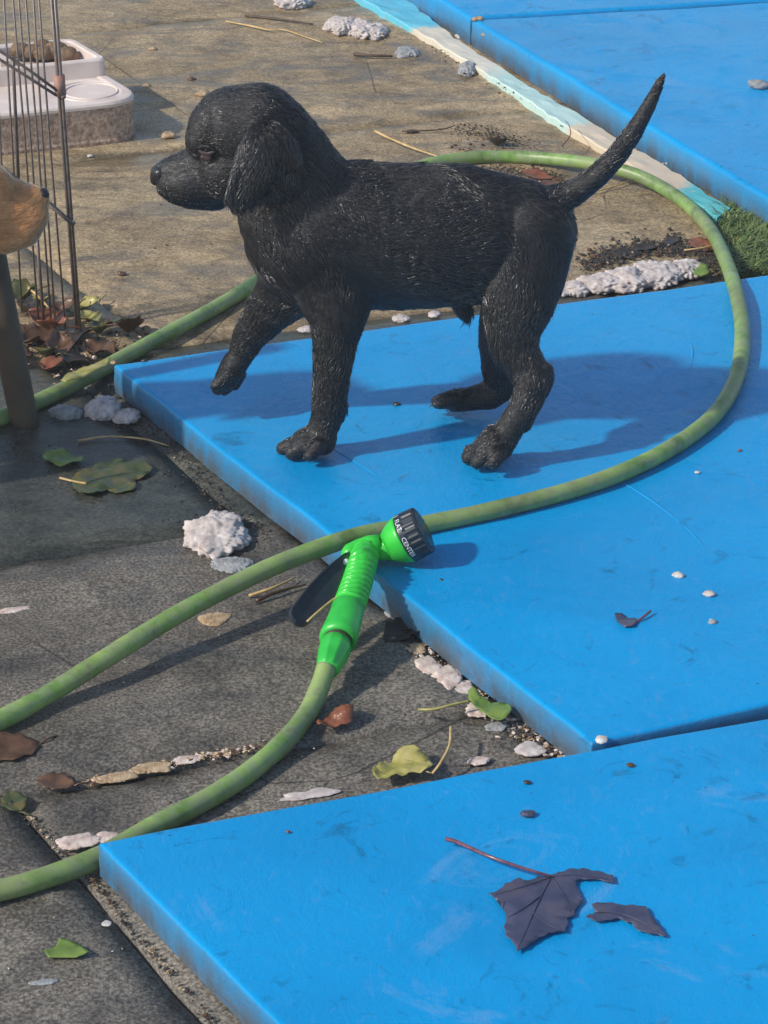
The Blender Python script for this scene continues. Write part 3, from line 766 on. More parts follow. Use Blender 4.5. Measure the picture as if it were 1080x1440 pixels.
# ears
ear_n = [[(376, 194, -.034, 27, .30), (378, 210, -.038, 38, .22), (374, 232, -.042, 46, .18), (380, 246, -.042, 41, .18)], [(398, 205, -.036, 20, .25), (406, 228, -.038, 20, .2)], [(366, 215, -.045, 30, .20), (352, 250, -.051, 28, .16), (340, 272, -.054, 18, .2), (334, 281, -.055, 12, .3)],
         [(398, 235, -.040, 25, .2), (402, 252, -.040, 20, .2)],
         [(356, 186, -.036, 5, .7), (346, 205, -.045, 4.5, .8), (336, 232, -.051, 4.5, .8), (326, 256, -.055, 4.5, .9), (322, 279, -.057, 4.5, .9), (331, 292, -.057, 4.5, .9), (344, 289, -.055, 4, .9), (362, 279, -.050, 3.5, .9), (392, 270, -.044, 3, .9)]]
ear1, eseg1 = build_body('ear', ear_n, None, .0012, 5, M['black_coat'], pup)
ear_f = [[(384, 170, .034, 22, .45), (378, 200, .041, 34, .30), (374, 232, .044, 40, .22), (352, 250, .045, 28, .22), (340, 268, .046, 18, .28)]]
ear2, eseg2 = build_body('ear', ear_f, None, .0018, 5, M['black_coat'], pup)
# nose, eye, eyelids, claws
nose, _ = build_body('nose', [[(234, 239, 0, 16, 1.05), (225, 244, 0, 14.5, 1.1), (219, 253, 0, 8.5, 1.0)], [(225, 245, -.0065, 9.5, .8), (230, 252, -.0065, 8, .8)], [(225, 245, .0065, 9.5, .8), (230, 252, .0065, 8, .8)]], None, .0009, 3, M['nose'], pup)
for sgn in (-1, 1):
    e, _ = build_body('eye', [[(291, 210, sgn * .0262, 5.2, 1)]], None, .0008, 2, M['eyeball'], pup)
    build_body('eyelid', [[(281, 212, sgn * .0262, 2.0, .8), (286, 215.5, sgn * .0270, 3.4, .6), (293, 217, sgn * .0278, 4.2, .5), (301, 213.5, sgn * .0283, 2.2, .8)]], None, .0006, 2, M['eyelid'], e)
    build_body('eyelid', [[(279, 209, sgn * .0262, 2.2, .8), (285, 206, sgn * .0275, 3.4, .8), (293, 206.5, sgn * .0282, 3.6, .8), (303, 212, sgn * .0286, 2.2, .8)]], None, .0006, 2, M['black_coat'], e)
    build_body('eyelid', [[(286, 222, sgn * .0268, 5, .4), (294, 222, sgn * .0275, 5, .4)]], None, .0006, 2, M['eyelid'], e)
for (x, y, of, dx, dy) in [(398, 633, -.024, -6, 4), (393, 637, -.036, -6, 4), (404, 641, -.048, -6, 4), (429, 643, -.057, -6, 4), (655, 641, -.048, -5, 4), (654, 648, -.060, -5, 4), (664, 653, -.071, -5, 4), (684, 653, -.080, -5, 4), (611, 570, .028, -5, 3), (607, 570, .038, -5, 3)]:
    tube('claw', catmull([V(x + 6, y - 4, of), V(x, y - 1, of), V(x + dx * .6, y + dy * .8, of)], 4), lambda t: .0017 * (1.05 - .9 * t), M['claw'], body, 7)
# coat
def patchy(p, nn):
    k = smooth_noise(p, 38, 2.3) + .5 * smooth_noise(p, 90, 5.1) > -.1
    return k | ((p[:, 2] < V(470, 430).z) & (smooth_noise(p, 120, 1.1) > -.5))
def face_len(p):
    # shorter on the muzzle, paws
    xm = V(300, 230).x; f = np.clip((p[:, 0] - V(235, 230).x) / (V(370, 230).x - V(235, 230).x), .22, 1)
    z = np.clip((p[:, 2] - MAT) / .035, .30, 1)
    tl = np.clip((V(905, 200).x - p[:, 0]) / (V(905, 200).x - V(800, 200).x), .45, 1)       # tail hair gets shorter to the tip
    lg = np.clip((p[:, 2] - MAT) / .11, .62, 1)
    hd_ = np.where((p[:, 0] < V(455, 200).x) & (p[:, 2] > V(400, 300).z), .75, 1.0)
    return f * z * tl * lg * hd_
# body segs direction: trunk chain runs head->rump (good); muzzle/skull chains run towards the nose: flip so the coat lies back
ns = []
nsk = [(s[0], s[1], s[2], s[3]) for s in segs]
for s in segs:
    if max(s[0].x, s[1].x) < V(400, 230).x and min(s[0].z, s[1].z) > V(340, 330).z and s[1].x < s[0].x: ns.append((s[1], s[0], s[2], s[3]))
    else: ns.append(s)
fur('fur', body.data, ns, 110000, .0064, .00021, M['black_hair'], body, 3, .09, 4, None, .40, .30, face_len, .45)
fur('wet_locks', body.data, ns, 36000, .0082, .00044, M['wet_hair'], body, 13, .185, 6, patchy, .50, .30, face_len, .70)
fur('fine_hair', body.data, ns, 8000, .0080, .00009, M['black_hair'], body, 21, .38, 4, None, .6, .25, face_len, 0)
fur('wet_locks', ear1.data, eseg1, 4200, .0070, .00040, M['wet_hair'], ear1, 15, .16, 5, patchy, .5, .5, None, .5)
fur('fur', ear1.data, eseg1, 14000, .0065, .00020, M['black_hair'], ear1, 5, .11, 5, None, .4, .6, None, .4)
fur('fur', ear2.data, eseg2, 1500, .0065, .00032, M['black_hair'], ear2, 5, .16, 4, None, .5, .5, None, .5)
# whisker-like wet tuft under the belly
tube('tuft', catmull([V(656, 446, -.004), V(653, 454, -.004), V(646, 463, -.004)], 4), lambda t: .0009 * (1.1 - t), M['black_hair'], body, 5)

# red puppy, mostly outside the left edge
RY = P(-100, 668, 0).y
rp = empty('puppy', 'reddish golden puppy reaching its muzzle in from the left edge past the wire', 'dog')
red_ch = [
    [(56, 280, 0, 15, .9), (40, 286, 0, 28, .8), (22, 300, 0, 44, .8), (0, 302, 0, 52, .8), (-40, 285, 0, 68, .84), (-75, 275, 0, 76, .85), (-100, 300, 0, 76, .85), (-130, 350, 0, 84, .8), (-170, 400, 0, 104, .8), (-260, 420, 0, 106, .8), (-360, 425, 0, 102, .8), (-420, 425, 0, 86, .85)],
    [(45, 303, -.005, 24, .9), (30, 318, -.005, 30, .9), (8, 322, -.004, 34, .9)], [(45, 303, .005, 24, .9), (30, 318, .005, 30, .9), (8, 322, .004, 34, .9)],
    [(50, 274, 0, 13, .9), (10, 268, 0, 20, .9)],
    [(-5, 262, -.010, 26, .8), (-20, 255, -.012, 30, .8)], [(-5, 262, .010, 26, .8), (-20, 255, .012, 30, .8)],
    [(-165, 460, -.03, 50, .8), (-160, 540, -.035, 34, .9), (-158, 620, -.038, 30, 1), (-150, 668, -.038, 27, 1.1), (-175, 675, -.038, 22, 1.2)],
    [(-185, 460, .03, 50, .8), (-190, 540, .035, 34, .9), (-192, 600, .038, 30, 1), (-184, 636, .038, 27, 1.1)],
    [(-420, 460, -.03, 66, .7), (-430, 520, -.034, 44, .8), (-460, 570, -.036, 30, .9), (-440, 630, -.038, 26, 1), (-420, 672, -.038, 26, 1.1)],
    [(-400, 460, .03, 60, .7), (-400, 520, .034, 40, .8), (-425, 560, .036, 30, .9), (-405, 610, .038, 26, 1), (-390, 640, .038, 24, 1.1)],
    [(-470, 400, 0, 26, 1), (-540, 430, 0, 20, 1), (-590, 480, 0, 12, 1)],
]
rbody, rseg = build_body('body', red_ch, RY, .0022, 6, M['red_coat'], rp)
rear, rseg2 = build_body('ear', [[(-95, 255, -.036, 24, .4), (-100, 285, -.042, 36, .25), (-95, 325, -.044, 30, .25), (-85, 350, -.044, 16, .3)]], RY, .002, 5, M['red_coat'], rp)
build_body('nose', [[(61, 272, 0, 8.5, 1.2), (63.5, 276, 0, 6.5, 1.1)]], RY, .0010, 3, M['nose'], rp)
build_body('eye', [[(-26, 258, -.040, 8, 1)]], RY, .001, 2, M['eyeball'], rp)
fl = [(b, a, r0, r1) for a, b, r0, r1 in rseg[:1]]
rsegf = [(b, a, r0, r1) for a, b, r0, r1 in rseg[:7]] + rseg[7:]
rsegf = [((b, a, r0, r1) if (min(a.x, b.x) > V(-30, 300, 0, RY).x and b.x > a.x) else (a, b, r0, r1)) for a, b, r0, r1 in rseg]
fur('fur', rbody.data, rsegf, 70000, .0062, .00018, M['red_hair'], rbody, 8, .10, 4, lambda p, nn: p[:, 0] > V(-190, 300, 0, RY).x, .25, .15, None, .2)

# ------------------------------------------------------------------ wooden post
def beam(name, p0, p1, w0, w1, mat, parent=None, depth=.8):
    bm = bmesh.new(); n = 14; rings = []
    for k in range(n + 1):
        t = k / n; c = p0.lerp(p1, t); w = (w0 + (w1 - w0) * t) / 2
        ring = []
        for a, b in [(math.cos(q * math.pi / 8), math.sin(q * math.pi / 8)) for q in range(16)]:
            jit = noise.noise(c * 60 + Vector((a, b, 0))) * .0006
            ring.append(bm.verts.new(c + Vector((a * w + jit, b * w * depth + jit, 0))))
        rings.append(ring)
    for k in range(n):
        for i in range(16): bm.faces.new((rings[k][i], rings[k][(i + 1) % 16], rings[k + 1][(i + 1) % 16], rings[k + 1][i]))
    bm.faces.new(rings[0]); bm.faces.new(rings[-1])
    return from_bm(name, bm, mat, parent, True)
pb = P(38, 598, 0); pY = pb.y
post = beam('wooden_post', Vector((pb.x, pb.y, -.01)), V(-40, 235, .0, pY), 40 * SC(pb), 48 * SC(pb), M['wood'])
tag(post, 'dark tapered wooden leg standing on the paving below the red puppy muzzle', 'post')

# ------------------------------------------------------------------ wire cage panel
cage = empty('wire_cage', 'rusty wire cage panel standing in the leaf litter at left', 'cage')
CY = P(110, 462, 0).y
def W(px, py, off=0): return V(px, py, off, CY)
def wire(pts, r, name='bar', sides=7): return tube(name, [W(*p) for p in pts], r, M['wire'], cage, sides)
wr = .0010
for top, bot in [((-14, -60), (12, 445)), ((2, -60), (31, 440)), ((13, -60), (54, 450)), ((21, -60), (62, 452)), ((31, -60), (72, 455)), ((43, -60), (78, 458)), ((50, -60), (92, 462)), ((-26, -60), (-4, 445)), ((-40, -60), (-20, 440))]:
    m = ((top[0] + bot[0]) / 2 + random.uniform(-1.5, 1.5), (top[1] + bot[1]) / 2)
    wire([top, m, bot], wr)
wire([(68, -60), (88, 200), (109, 470)], .0017, 'post_wire'); wire([(73, -60), (92.5, 200), (113, 470)], .0017, 'post_wire')
wire([(18, 80), (20, 120), (26, 250)], .0016); wire([(52, 330), (56, 390), (62, 455)], .0016)
wire([(-60, 34, -.004), (0, 72, -.004), (40, 98, -.004), (80, 127, -.004)], .0014, 'brace'); wire([(-60, 48, -.004), (0, 84, -.004), (40, 109, -.004), (79, 134, -.004)], .0014, 'brace')
wire([(-60, 205, -.004), (0, 234, -.004), (60, 276, -.004), (100, 312, -.004)], .0014, 'brace'); wire([(60, 282, -.005), (84, 300, -.005), (103, 316, -.005)], .0018, 'brace')
sl = tube('sleeve', [W(83, 106), W(85, 134)], .0052, M['sleeve'], cage, 14)
lump('knot', W(102, 314, -.003), (.003, .003, .003), M['wire'], sub=2, parent=cage, amp=.2)
lump('knot', W(89, 137, -.003), (.0025, .0025, .0025), M['wire'], sub=2, parent=cage, amp=.2)

# ------------------------------------------------------------------ cream feeding tray with brown kibble
tr = empty('feeding_tray', 'cream resin two-tier feeding tray with rough brown side behind the wire', 'feeding tray')
def rounded(x0, x1, y0, y1, r, n=8):
    pts = []
    for cx, cy, a0 in ((x1 - r, y0 + r, -90), (x1 - r, y1 - r, 0), (x0 + r, y1 - r, 90), (x0 + r, y0 + r, 180)):
        for k in range(n + 1):
            a = math.radians(a0 + 90 * k / n); pts.append((cx + r * math.cos(a), cy + r * math.sin(a)))
    return pts
def prism(name, pts, levels, mat, parent, shrink=None, smooth=False, mats=None):
    """levels: (z, inset) from bottom to top; capped"""
    bm = bmesh.new(); cx = sum(p[0] for p in pts) / len(pts); cy = sum(p[1] for p in pts) / len(pts); rings = []
    hx = max(abs(p[0] - cx) for p in pts); hy = max(abs(p[1] - cy) for p in pts)
    for z, ins in levels:
        rings.append([bm.verts.new((cx + (p[0] - cx) * (1 - ins / hx), cy + (p[1] - cy) * (1 - ins / hy), z)) for p in pts])
    for a, b in zip(rings[:-1], rings[1:]):
        for k in range(len(pts)): bm.faces.new((a[k], a[(k + 1) % len(pts)], b[(k + 1) % len(pts)], b[k]))
    bm.faces.new(rings[0]); bm.faces.new(rings[-1])
    return from_bm(name, bm, mat, parent, smooth)
sT = 1 / SC(P(100, 205, 0)); th = 58 / sT / math.cos(PITCH - .13)
u1, v0_ = ground_uv(P(208, 197, 0)); 
v1_ = max(v0_ + .14, ground_uv(P(120, 50, th))[1])
def to_world(pts): return [tuple(from_uv(a, b)[:2]) for a, b in pts]
tr_loc = rounded(u1 - .40, u1, v0_, v1_, .045)
prism('tray_side', to_world(tr_loc), [(0, .0), (.004, -.0012), (.007, 0), (th - .006, 0)], M['tray_rough'], tr, smooth=False)
prism('tray_top', to_world(tr_loc), [(th - .0062, -.0012), (th - .003, -.0012), (th - .0005, .0012), (th, .004), (th + .0002, .012), (th - .0012, .016), (th - .0012, .03)], M['tray'], tr)
dc = P(128, 127, th)
for rr in (.030, .038):
    tube('dish_ring', [Vector((dc.x + rr * math.cos(a), dc.y + rr * math.sin(a), th - .0012)) for a in [2 * math.pi * k / 40 for k in range(41)]], .0014, M['tray'], tr, 8)
uz0 = th - .002; uz1 = th + .020
a1, b0 = ground_uv(P(152, 106, th)); b1 = ground_uv(P(95, 54, uz1))[1]
up_loc = rounded(a1 - .36, a1, b0, b1, .010)
wall = .008
def ring_wall(name, outer, z0, z1, w, mat, parent):
    cx = sum(p[0] for p in outer) / len(outer); cy = sum(p[1] for p in outer) / len(outer)
    hx = max(abs(p[0] - cx) for p in outer); hy = max(abs(p[1] - cy) for p in outer)
    bm = bmesh.new(); prof = [(0, z0), (0, z1 - .002), (.0015, z1), (w - .0015, z1), (w, z1 - .002), (w, z0)]
    rings = [[bm.verts.new((*from_uv(cx + (p[0] - cx) * (1 - i / hx), cy + (p[1] - cy) * (1 - i / hy))[:2], z)) for p in outer] for i, z in prof]
    for a, b in zip(rings, rings[1:] + rings[:1]):
        for k in range(len(outer)): bm.faces.new((a[k], a[(k + 1) % len(outer)], b[(k + 1) % len(outer)], b[k]))
    return from_bm(name, bm, mat, parent, False)
ring_wall('upper_rim', up_loc, uz0, uz1, wall, M['tray'], tr)
prism('upper_floor', to_world(rounded(a1 - .355, a1 - .005, b0 + .005, b1 - .005, .008)), [(uz0 + .0005, 0), (uz0 + .004, 0)], M['tray'], tr)
dl = ground_uv(P(20, 92, uz1))[0]
prism('divider', to_world([(dl - .016, b0 + .008), (dl, b0 + .008), (dl, b1 - .008), (dl - .016, b1 - .008)]), [(uz0 + .004, 0), (uz1 + .006, 0), (uz1 + .008, .002)], M['tray'], tr)
for (x, y, w_, lb) in [(30, 71, 24, 'leftmost brown lump of kibble in the upper tray, beside the divider'), (46, 72, 22, 'brown lump of kibble second from the divider'), (40, 70, 20, 'brown lump of kibble at the back left of the pile'),
                       (60, 67, 26, 'tallest brown lump of kibble in the middle of the pile'), (62, 75, 22, 'brown lump of kibble lowest in the middle, against the front rim'), (78, 72, 28, 'big brown lump of kibble behind the cage corner post'), (95, 76, 24, 'flat brown lump of kibble at the right end of the pile'), (84, 69, 18, 'small brown lump of kibble at the back of the pile')]:
    c = P(x, y + 2, uz0 + .014); r = w_ * SC(c) * .62
    lump('kibble', c, (r * 1.1, r, r * .9), M['nut'], lb, 'kibble', 'kibble in the tray', sub=3, amp=.3, freq=70)

# ------------------------------------------------------------------ stuffing clumps
def clump(px, py, w, h, label, mat='wool', tall=.5, z=0.0, n=1, sub=5, name='stuffing_clump', cat='stuffing', group='pale lumps scattered on the paving', amp=.42, freq=70, rot=0):
    c = P(px, py, z); s = SC(c); rx = w * s / 2; ry = h * s / 2 / math.sin(PITCH - math.atan((720 - py) / F)); rz = min(rx, ry) * tall
    ry = max(ry - rz * .5, rz * .8)
    o = lump(name, c + Vector((0, 0, rz * .33)), (rx, ry, rz), M[mat], label, cat, group, sub=sub, amp=amp, freq=freq, amp2=.12)
    o.rotation_euler.z = rot
    return o
clump(306, 756, 86, 62, 'large frayed greyish-white lump lying just above the near hose', tall=.42, freq=70, amp=.36)
clump(325, 796, 62, 22, 'flat grey smear of fibre touching the near hose below the big white lump', 'wool_grey', .25)
clump(92, 586, 46, 16, 'small smooth white lump beside the foot of the wooden post', 'wool_grey', .7)
clump(146, 580, 44, 30, 'curled white lump between the post and the mat corner', 'wool', .6)
clump(178, 588, 38, 20, 'white tail-end lump right against the mat side face', 'wool', .5)
clump(412, 7, 46, 16, 'pale lump at the top edge above the straw twig', 'wool', .5)
for x, w_, t_ in ((482, 44, 'left'), (508, 40, 'middle'), (530, 30, 'right')):
    clump(x, 41 + (x - 482) * .13, w_, 22, 'pale frothy lump, %s of the row of three near the turquoise board' % t_, 'wool', .5)
clump(574, 77, 34, 13, 'thin grey smear right of the dark twig near the turquoise board', 'wool_grey', .4)
clump(657, 102, 24, 18, 'small whitish shard standing beside the cream part of the board', 'wool_grey', .8)
clump(647, 50, 17, 14, 'round pale pebble wedged between board and back mat', 'pebble', .8, z=.0, name='pebble', cat='pebble', sub=3, amp=.2)
for x, y, w_, h_, lb in ((808, 409, 46, 20, 'dirty pinkish lump nearest the puppy rump on the back edge of the mat'), (848, 404, 64, 24, 'pinkish frothy lump second from the puppy rump'), (885, 399, 70, 32, 'knobbly pale pink lump in the middle of the row behind the mat'),
                         (925, 390, 66, 36, 'tall pale pink lump right of centre in the row behind the mat'), (962, 382, 50, 26, 'pale lump at the hose end of the row behind the mat'), (905, 380, 30, 22, 'rear pale lump peeking over the row behind the mat')):
    clump(x, y, w_, h_, lb, 'wool', .38, group='pale froth lumps along the back edge of the mat')
for x, y, w_ in ((430, 467, 24), (480, 462, 20), (565, 452, 28), (610, 445, 18), (790, 416, 22)):
    clump(x, y - 2, w_, 10, {430: 'cream fleck between the lifted leg and the standing front leg', 480: 'cream fleck just right of the standing front leg', 565: 'longest cream fleck behind the mat under the puppy belly', 610: 'small cream fleck behind the mat nearest the hind legs', 790: 'cream fleck right behind the puppy thigh'}[x], 'wool', .4, group='flecks under the puppy')
# flaky mortar along the mat's left side
fl_data = [(606, 938, 36, 30, 'pink_flake', 'broad pinkish flake, uppermost by the mat side below the spray gun'), (632, 952, 44, 34, 'pink_flake', 'large pale pink flake beside the mat side'),
           (650, 968, 26, 20, 'pink_flake', 'small rounded pink flake below the large one'), (585, 912, 24, 16, 'tan_flake', 'tan flake under the brown leaf by the gun'),
           (676, 1000, 40, 20, 'pink_flake', 'flat grey-pink flake under the green leaf'), (700, 1022, 38, 14, 'wool_grey', 'grey flake right of the green leaf'),
           (745, 1055, 46, 20, 'wool', 'whitish flake in the corner where two mats meet'), (672, 1070, 36, 14, 'pink_flake', 'thin pale flake at the front mat edge'),
           (438, 1118, 78, 14, 'wool', 'long thin whitish flake along the edge of the front mat'), (112, 1184, 70, 22, 'pink_flake', 'pink crumpled flake at the corner of the front mat'), (150, 1178, 44, 14, 'pink_flake', 'pale tip of flake touching the front mat corner'),
           (304, 871, 44, 18, 'tan_flake', 'small tan crumb below the near hose'), (18, 858, 50, 8, 'pink_flake', 'faint pale streak at the left edge above the hose'),
           (160, 1094, 60, 15, 'tan_flake', 'tan crust, left end of the filled joint'), (215, 1080, 62, 17, 'tan_flake', 'tan crust, middle of the filled joint'), (262, 1069, 42, 12, 'pink_flake', 'pale crust, right of middle in the filled joint'), (315, 1060, 26, 7, 'tan_flake', 'small crust at the right end of the filled joint'),
           (562, 862, 40, 30, 'wool_grey', 'bluish grey smear in the shade behind the gun handle'), (60, 1382, 44, 9, 'wool_grey', 'grey streak on the paving at lower left'), (150, 1299, 12, 8, 'pebble', 'little round grey stone at lower left')]
for x, y, w_, h_, m_, lb in fl_data:
    o = clump(x, y, w_, h_, lb, m_, .16, name='flake', cat='flake', group='flakes and crusts on the paving', amp=.55, freq=75, sub=4)
    o.rotation_euler.z = .25
# crumbly brown mortar between corner slabs at lower left (stuff)
ICO[1] = ico_template(1)
def crumbs(name, pts, n, spread, rmin, rmax, mats, label, z=0.0):
    tv, tf = ICO[1]; rng = np.random.default_rng(len(label) * 7 + n); V_, F_, MI = [], [], []
    for i in range(n):
        t = rng.random() * (len(pts) - 1); k = min(int(t), len(pts) - 2); f = t - k
        x = pts[k][0] * (1 - f) + pts[k + 1][0] * f + rng.normal(0, spread); y = pts[k][1] * (1 - f) + pts[k + 1][1] * f + rng.normal(0, spread * .6)
        r = rmin + (rmax - rmin) * rng.random() ** 2.5; c = P(x, y, z); a = rng.random() * 6.3
        q = (tv + rng.uniform(-.3, .3, tv.shape)) * np.array([r, r * rng.uniform(.45, 1), r * rng.uniform(.3, .7)])
        q = np.stack([q[:, 0] * math.cos(a) - q[:, 1] * math.sin(a), q[:, 0] * math.sin(a) + q[:, 1] * math.cos(a), q[:, 2]], 1) + np.array([c.x, c.y, c.z + r * .25])
        F_.append(tf + len(tv) * i); V_.append(q); MI += [int(rng.integers(len(mats)))] * len(tf)
    me = bpy.data.meshes.new(name); me.from_pydata(np.concatenate(V_).tolist(), [], np.concatenate(F_).tolist())
    for m_ in mats: me.materials.append(M[m_])
    me.polygons.foreach_set('material_index', MI)
    o = link(name, me, None, None, False); tag(o, label, 'grit', None, 'stuff'); return o
crumbs('joint_grit', [(0, 1120), (40, 1150), (90, 1200), (130, 1240), (180, 1300), (240, 1370), (310, 1450)], 420, 4.5, .0004, .0020, ['tan_flake', 'leaf_brown', 'leaf_brown', 'leaf_dark', 'bed'], 'crumbly brown grit in the paving joint beside the front mat')
crumbs('joint_grit', [(560, 885), (620, 940), (680, 990), (740, 1035), (790, 1062)], 900, 12, .0004, .0026, ['tan_flake', 'leaf_brown', 'pink_flake', 'leaf_dark', 'leaf_dark'], 'brown and pink grit along the left side of the puppy mat')
crumbs('joint_grit', [(120, 1102), (200, 1084), (270, 1068), (330, 1058), (420, 1040)], 380, 5, .0005, .0022, ['tan_flake', 'pink_flake', 'leaf_brown'], 'tan grit filling the joint between two near paving slabs')
crumbs('joint_grit', [(20, 460), (80, 500), (140, 520), (180, 480)], 520, 26, .0008, .0032, ['leaf_brown', 'tan_flake', 'pink_flake', 'leaf_dark', 'bed'], 'dark wet grit among the litter below the wire cage')
crumbs('joint_grit', [(640, 200), (720, 240), (780, 260)], 260, 22, .0006, .0028, ['leaf_brown', 'leaf_dark', 'tan_flake'], 'brown debris on the paving above the puppy back')
crumbs('joint_grit', [(820, 370), (880, 350), (960, 345), (1020, 380)], 520, 18, .0006, .0034, ['leaf_dark', 'leaf_dark', 'leaf_brown', 'bed'], 'dark soil between puppy tail and grass')
crumbs('scattered_grit', [(60, 1000), (420, 900), (600, 1040), (200, 1130), (60, 1380)], 420, 90, .0003, .0010, ['pebble', 'tan_flake', 'leaf_dark'], 'tiny pale specks scattered over the near grey paving')
crumbs('scattered_grit', [(150, 240), (420, 60), (560, 130), (250, 330), (160, 380)], 200, 70, .0004, .0016, ['tan_flake', 'leaf_dark', 'leaf_brown'], 'tiny bits scattered over the far brown paving')
crumbs('scattered_grit', [(60, 640), (200, 700), (280, 690), (230, 620)], 300, 40, .0005, .0020, ['leaf_dark', 'leaf_dark', 'bed'], 'dark wet crumbs on the shaded paving left of the mat')
crumbs('scattered_grit', [(600, 60), (760, 150), (960, 250)], 160, 7, .0006, .0026, ['leaf_dark', 'leaf_brown', 'pink_flake'], 'dirt crumbs between board and back mat', .006)

crumbs('soil', [(826, 374), (870, 356), (930, 350), (990, 348), (1010, 384)], 2600, 9, .0004, .0024, ['soil', 'soil', 'leaf_dark', 'leaf_brown'], 'dark wet soil strewn between the puppy tail and the grass')
crumbs('soil', [(640, 182), (700, 190), (760, 212)], 900, 9, .0003, .0016, ['soil_brown', 'leaf_brown', 'soil'], 'thin brown soil strewn above the hose behind the puppy back')
crumbs('soil', [(690, 236), (740, 244), (790, 252)], 700, 7, .0003, .0018, ['soil_brown', 'leaf_brown', 'soil'], 'thin brown soil strewn under the hose by the tail base')
crumbs('soil', [(90, 560), (150, 590), (210, 610), (260, 640), (300, 700), (380, 760)], 1100, 9, .0003, .0018, ['soil', 'leaf_dark', 'soil_brown'], 'dark wet dirt gathered along the left side of the puppy mat')
# ------------------------------------------------------------------ leaves
leaf_px('sycamore_leaf', [(772, 1232), (757, 1233), (742, 1240), (730, 1236), (722, 1240), (710, 1243), (702, 1252), (686, 1258), (697, 1266), (711, 1270), (707, 1280), (712, 1292), (708, 1306), (711, 1318), (722, 1328), (727, 1341), (740, 1335), (752, 1326), (765, 1318), (778, 1313),
                          (795, 1312), (800, 1300), (797, 1292), (808, 1288), (812, 1276), (820, 1268), (811, 1262), (810, 1240), (830, 1238), (865, 1243), (862, 1232), (840, 1226), (820, 1222), (800, 1223), (785, 1228)], MAT, M['leaf_purple'],
        'large wet purple leaf with long stem lying on the front mat', stem=[(628, 1180, .004), (645, 1185, .006), (690, 1205, .008), (740, 1222, .006), (775, 1232, .0025)], stem_mat=M['stem_purple'],
        veins=[[(775, 1233), (760, 1262), (745, 1295), (728, 1335)], [(775, 1233), (740, 1245), (695, 1258)], [(775, 1233), (795, 1262), (802, 1285)], [(775, 1233), (810, 1230), (855, 1236)], [(762, 1258), (735, 1278), (714, 1290)], [(750, 1284), (770, 1300), (790, 1308)]], curl=.0008, thick=.0003)
leaf_px('leaf_fragment', [(823, 1292), (840, 1284), (832, 1274), (852, 1272), (880, 1275), (908, 1276), (914, 1290), (922, 1300), (938, 1318), (920, 1315), (898, 1310), (888, 1298), (868, 1292), (845, 1297)], MAT, M['leaf_purple'],
        'torn piece of purple leaf right of the large leaf on the front mat', veins=[[(835, 1282), (870, 1284), (900, 1295), (925, 1310)]], stem_mat=M['stem_purple'], curl=.0010, thick=.0003)
leaf_px('fallen_leaf', [(864, 866), (874, 866), (884, 872), (893, 872), (896, 878), (890, 885), (878, 885), (868, 878)], MAT, M['leaf_purple'], 'small purple leaf with forked stem on the puppy mat at right', stem=[(893, 876, .001), (904, 868, .003), (915, 859, .004)], stem_mat=M['stem_purple'])
leaf_px('fallen_leaf', [(523, 1094), (535, 1080), (550, 1076), (560, 1064), (576, 1061), (592, 1066), (604, 1078), (609, 1088), (600, 1094), (575, 1096), (550, 1100), (532, 1104)], .004, M['leaf_yellow'], 'yellow green leaf with upright stem at the edge of the front mat', curl=.005,
        stem=[(608, 1088, .003), (620, 1072, .008), (632, 1048, .011), (634, 1022, .013)], stem_mat=M['straw'], veins=[[(606, 1087), (580, 1080), (545, 1088)], [(600, 1085), (578, 1070), (565, 1066)]])
leaf_px('fallen_leaf', [(658, 982), (664, 980), (676, 988), (692, 992), (710, 996), (720, 1003), (712, 1014), (698, 1017), (684, 1010), (672, 1002), (662, 994)], .007, M['leaf_green'], 'fresh green leaf with pale stalk on the pink flakes by the puppy mat', curl=.004,
        stem=[(660, 986, .004), (640, 990, .004), (612, 997, .003), (588, 998, .001)], stem_mat=M['leaf_yellow'])
leaf_px('fallen_leaf', [(60, 645), (66, 637), (78, 638), (98, 641), (116, 648), (119, 655), (106, 660), (86, 661), (70, 657)], .001, M['leaf_green'], 'plain light green leaf on the dark wet paving at left', curl=.005)
leaf_px('fallen_leaf', [(100, 680), (112, 668), (130, 664), (140, 655), (160, 650), (182, 655), (200, 652), (216, 662), (205, 672), (188, 678), (192, 690), (170, 696), (150, 692), (132, 700), (112, 698), (104, 690)], .001, M['leaf_olive'], 'dark olive wet leaf with pale stalk below the light green one', curl=.003,
        stem=[(122, 680, .003), (104, 677, .003), (84, 672, .002)], stem_mat=M['straw'], veins=[[(122, 678), (160, 668), (205, 662)], [(130, 678), (150, 690)]])
leaf_px('fallen_leaf', [(62, 1342), (78, 1334), (84, 1322), (98, 1326), (112, 1332), (126, 1345), (108, 1350), (84, 1350), (68, 1350)], .001, M['leaf_green'], 'triangular green leaf scrap on the paving at lower left', curl=.003)
leaf_px('fallen_leaf', [(445, 1030), (452, 1020), (468, 1014), (476, 1005), (490, 1002), (497, 1010), (495, 1022), (480, 1026), (462, 1031), (448, 1035)], .002, M['leaf_rust'], 'rust red curled leaf right of the hose below the spray gun', curl=.007)
leaf_px('fallen_leaf', [(85, 540), (96, 528), (118, 520), (140, 512), (156, 508), (150, 518), (128, 528), (108, 538), (92, 544)], .019, M['leaf_yellow'], 'narrow yellow green leaf draped on the hose near the mat corner', curl=.003)
leaf_px('fallen_leaf', [(430, 738), (436, 730)] and [(1030, 0), (1031, 1), (1030, 2)], .0, M['leaf_dark'], 'x') if False else None
leaf_px('fallen_leaf', [(848, 402), (862, 392), (878, 392), (888, 400), (880, 408), (862, 410)] and [(975, 384), (985, 378), (996, 380), (998, 388), (986, 393), (976, 392)], .006, M['leaf_green'], 'green leaf bit beside the hose at the back edge of the mat', curl=.004)
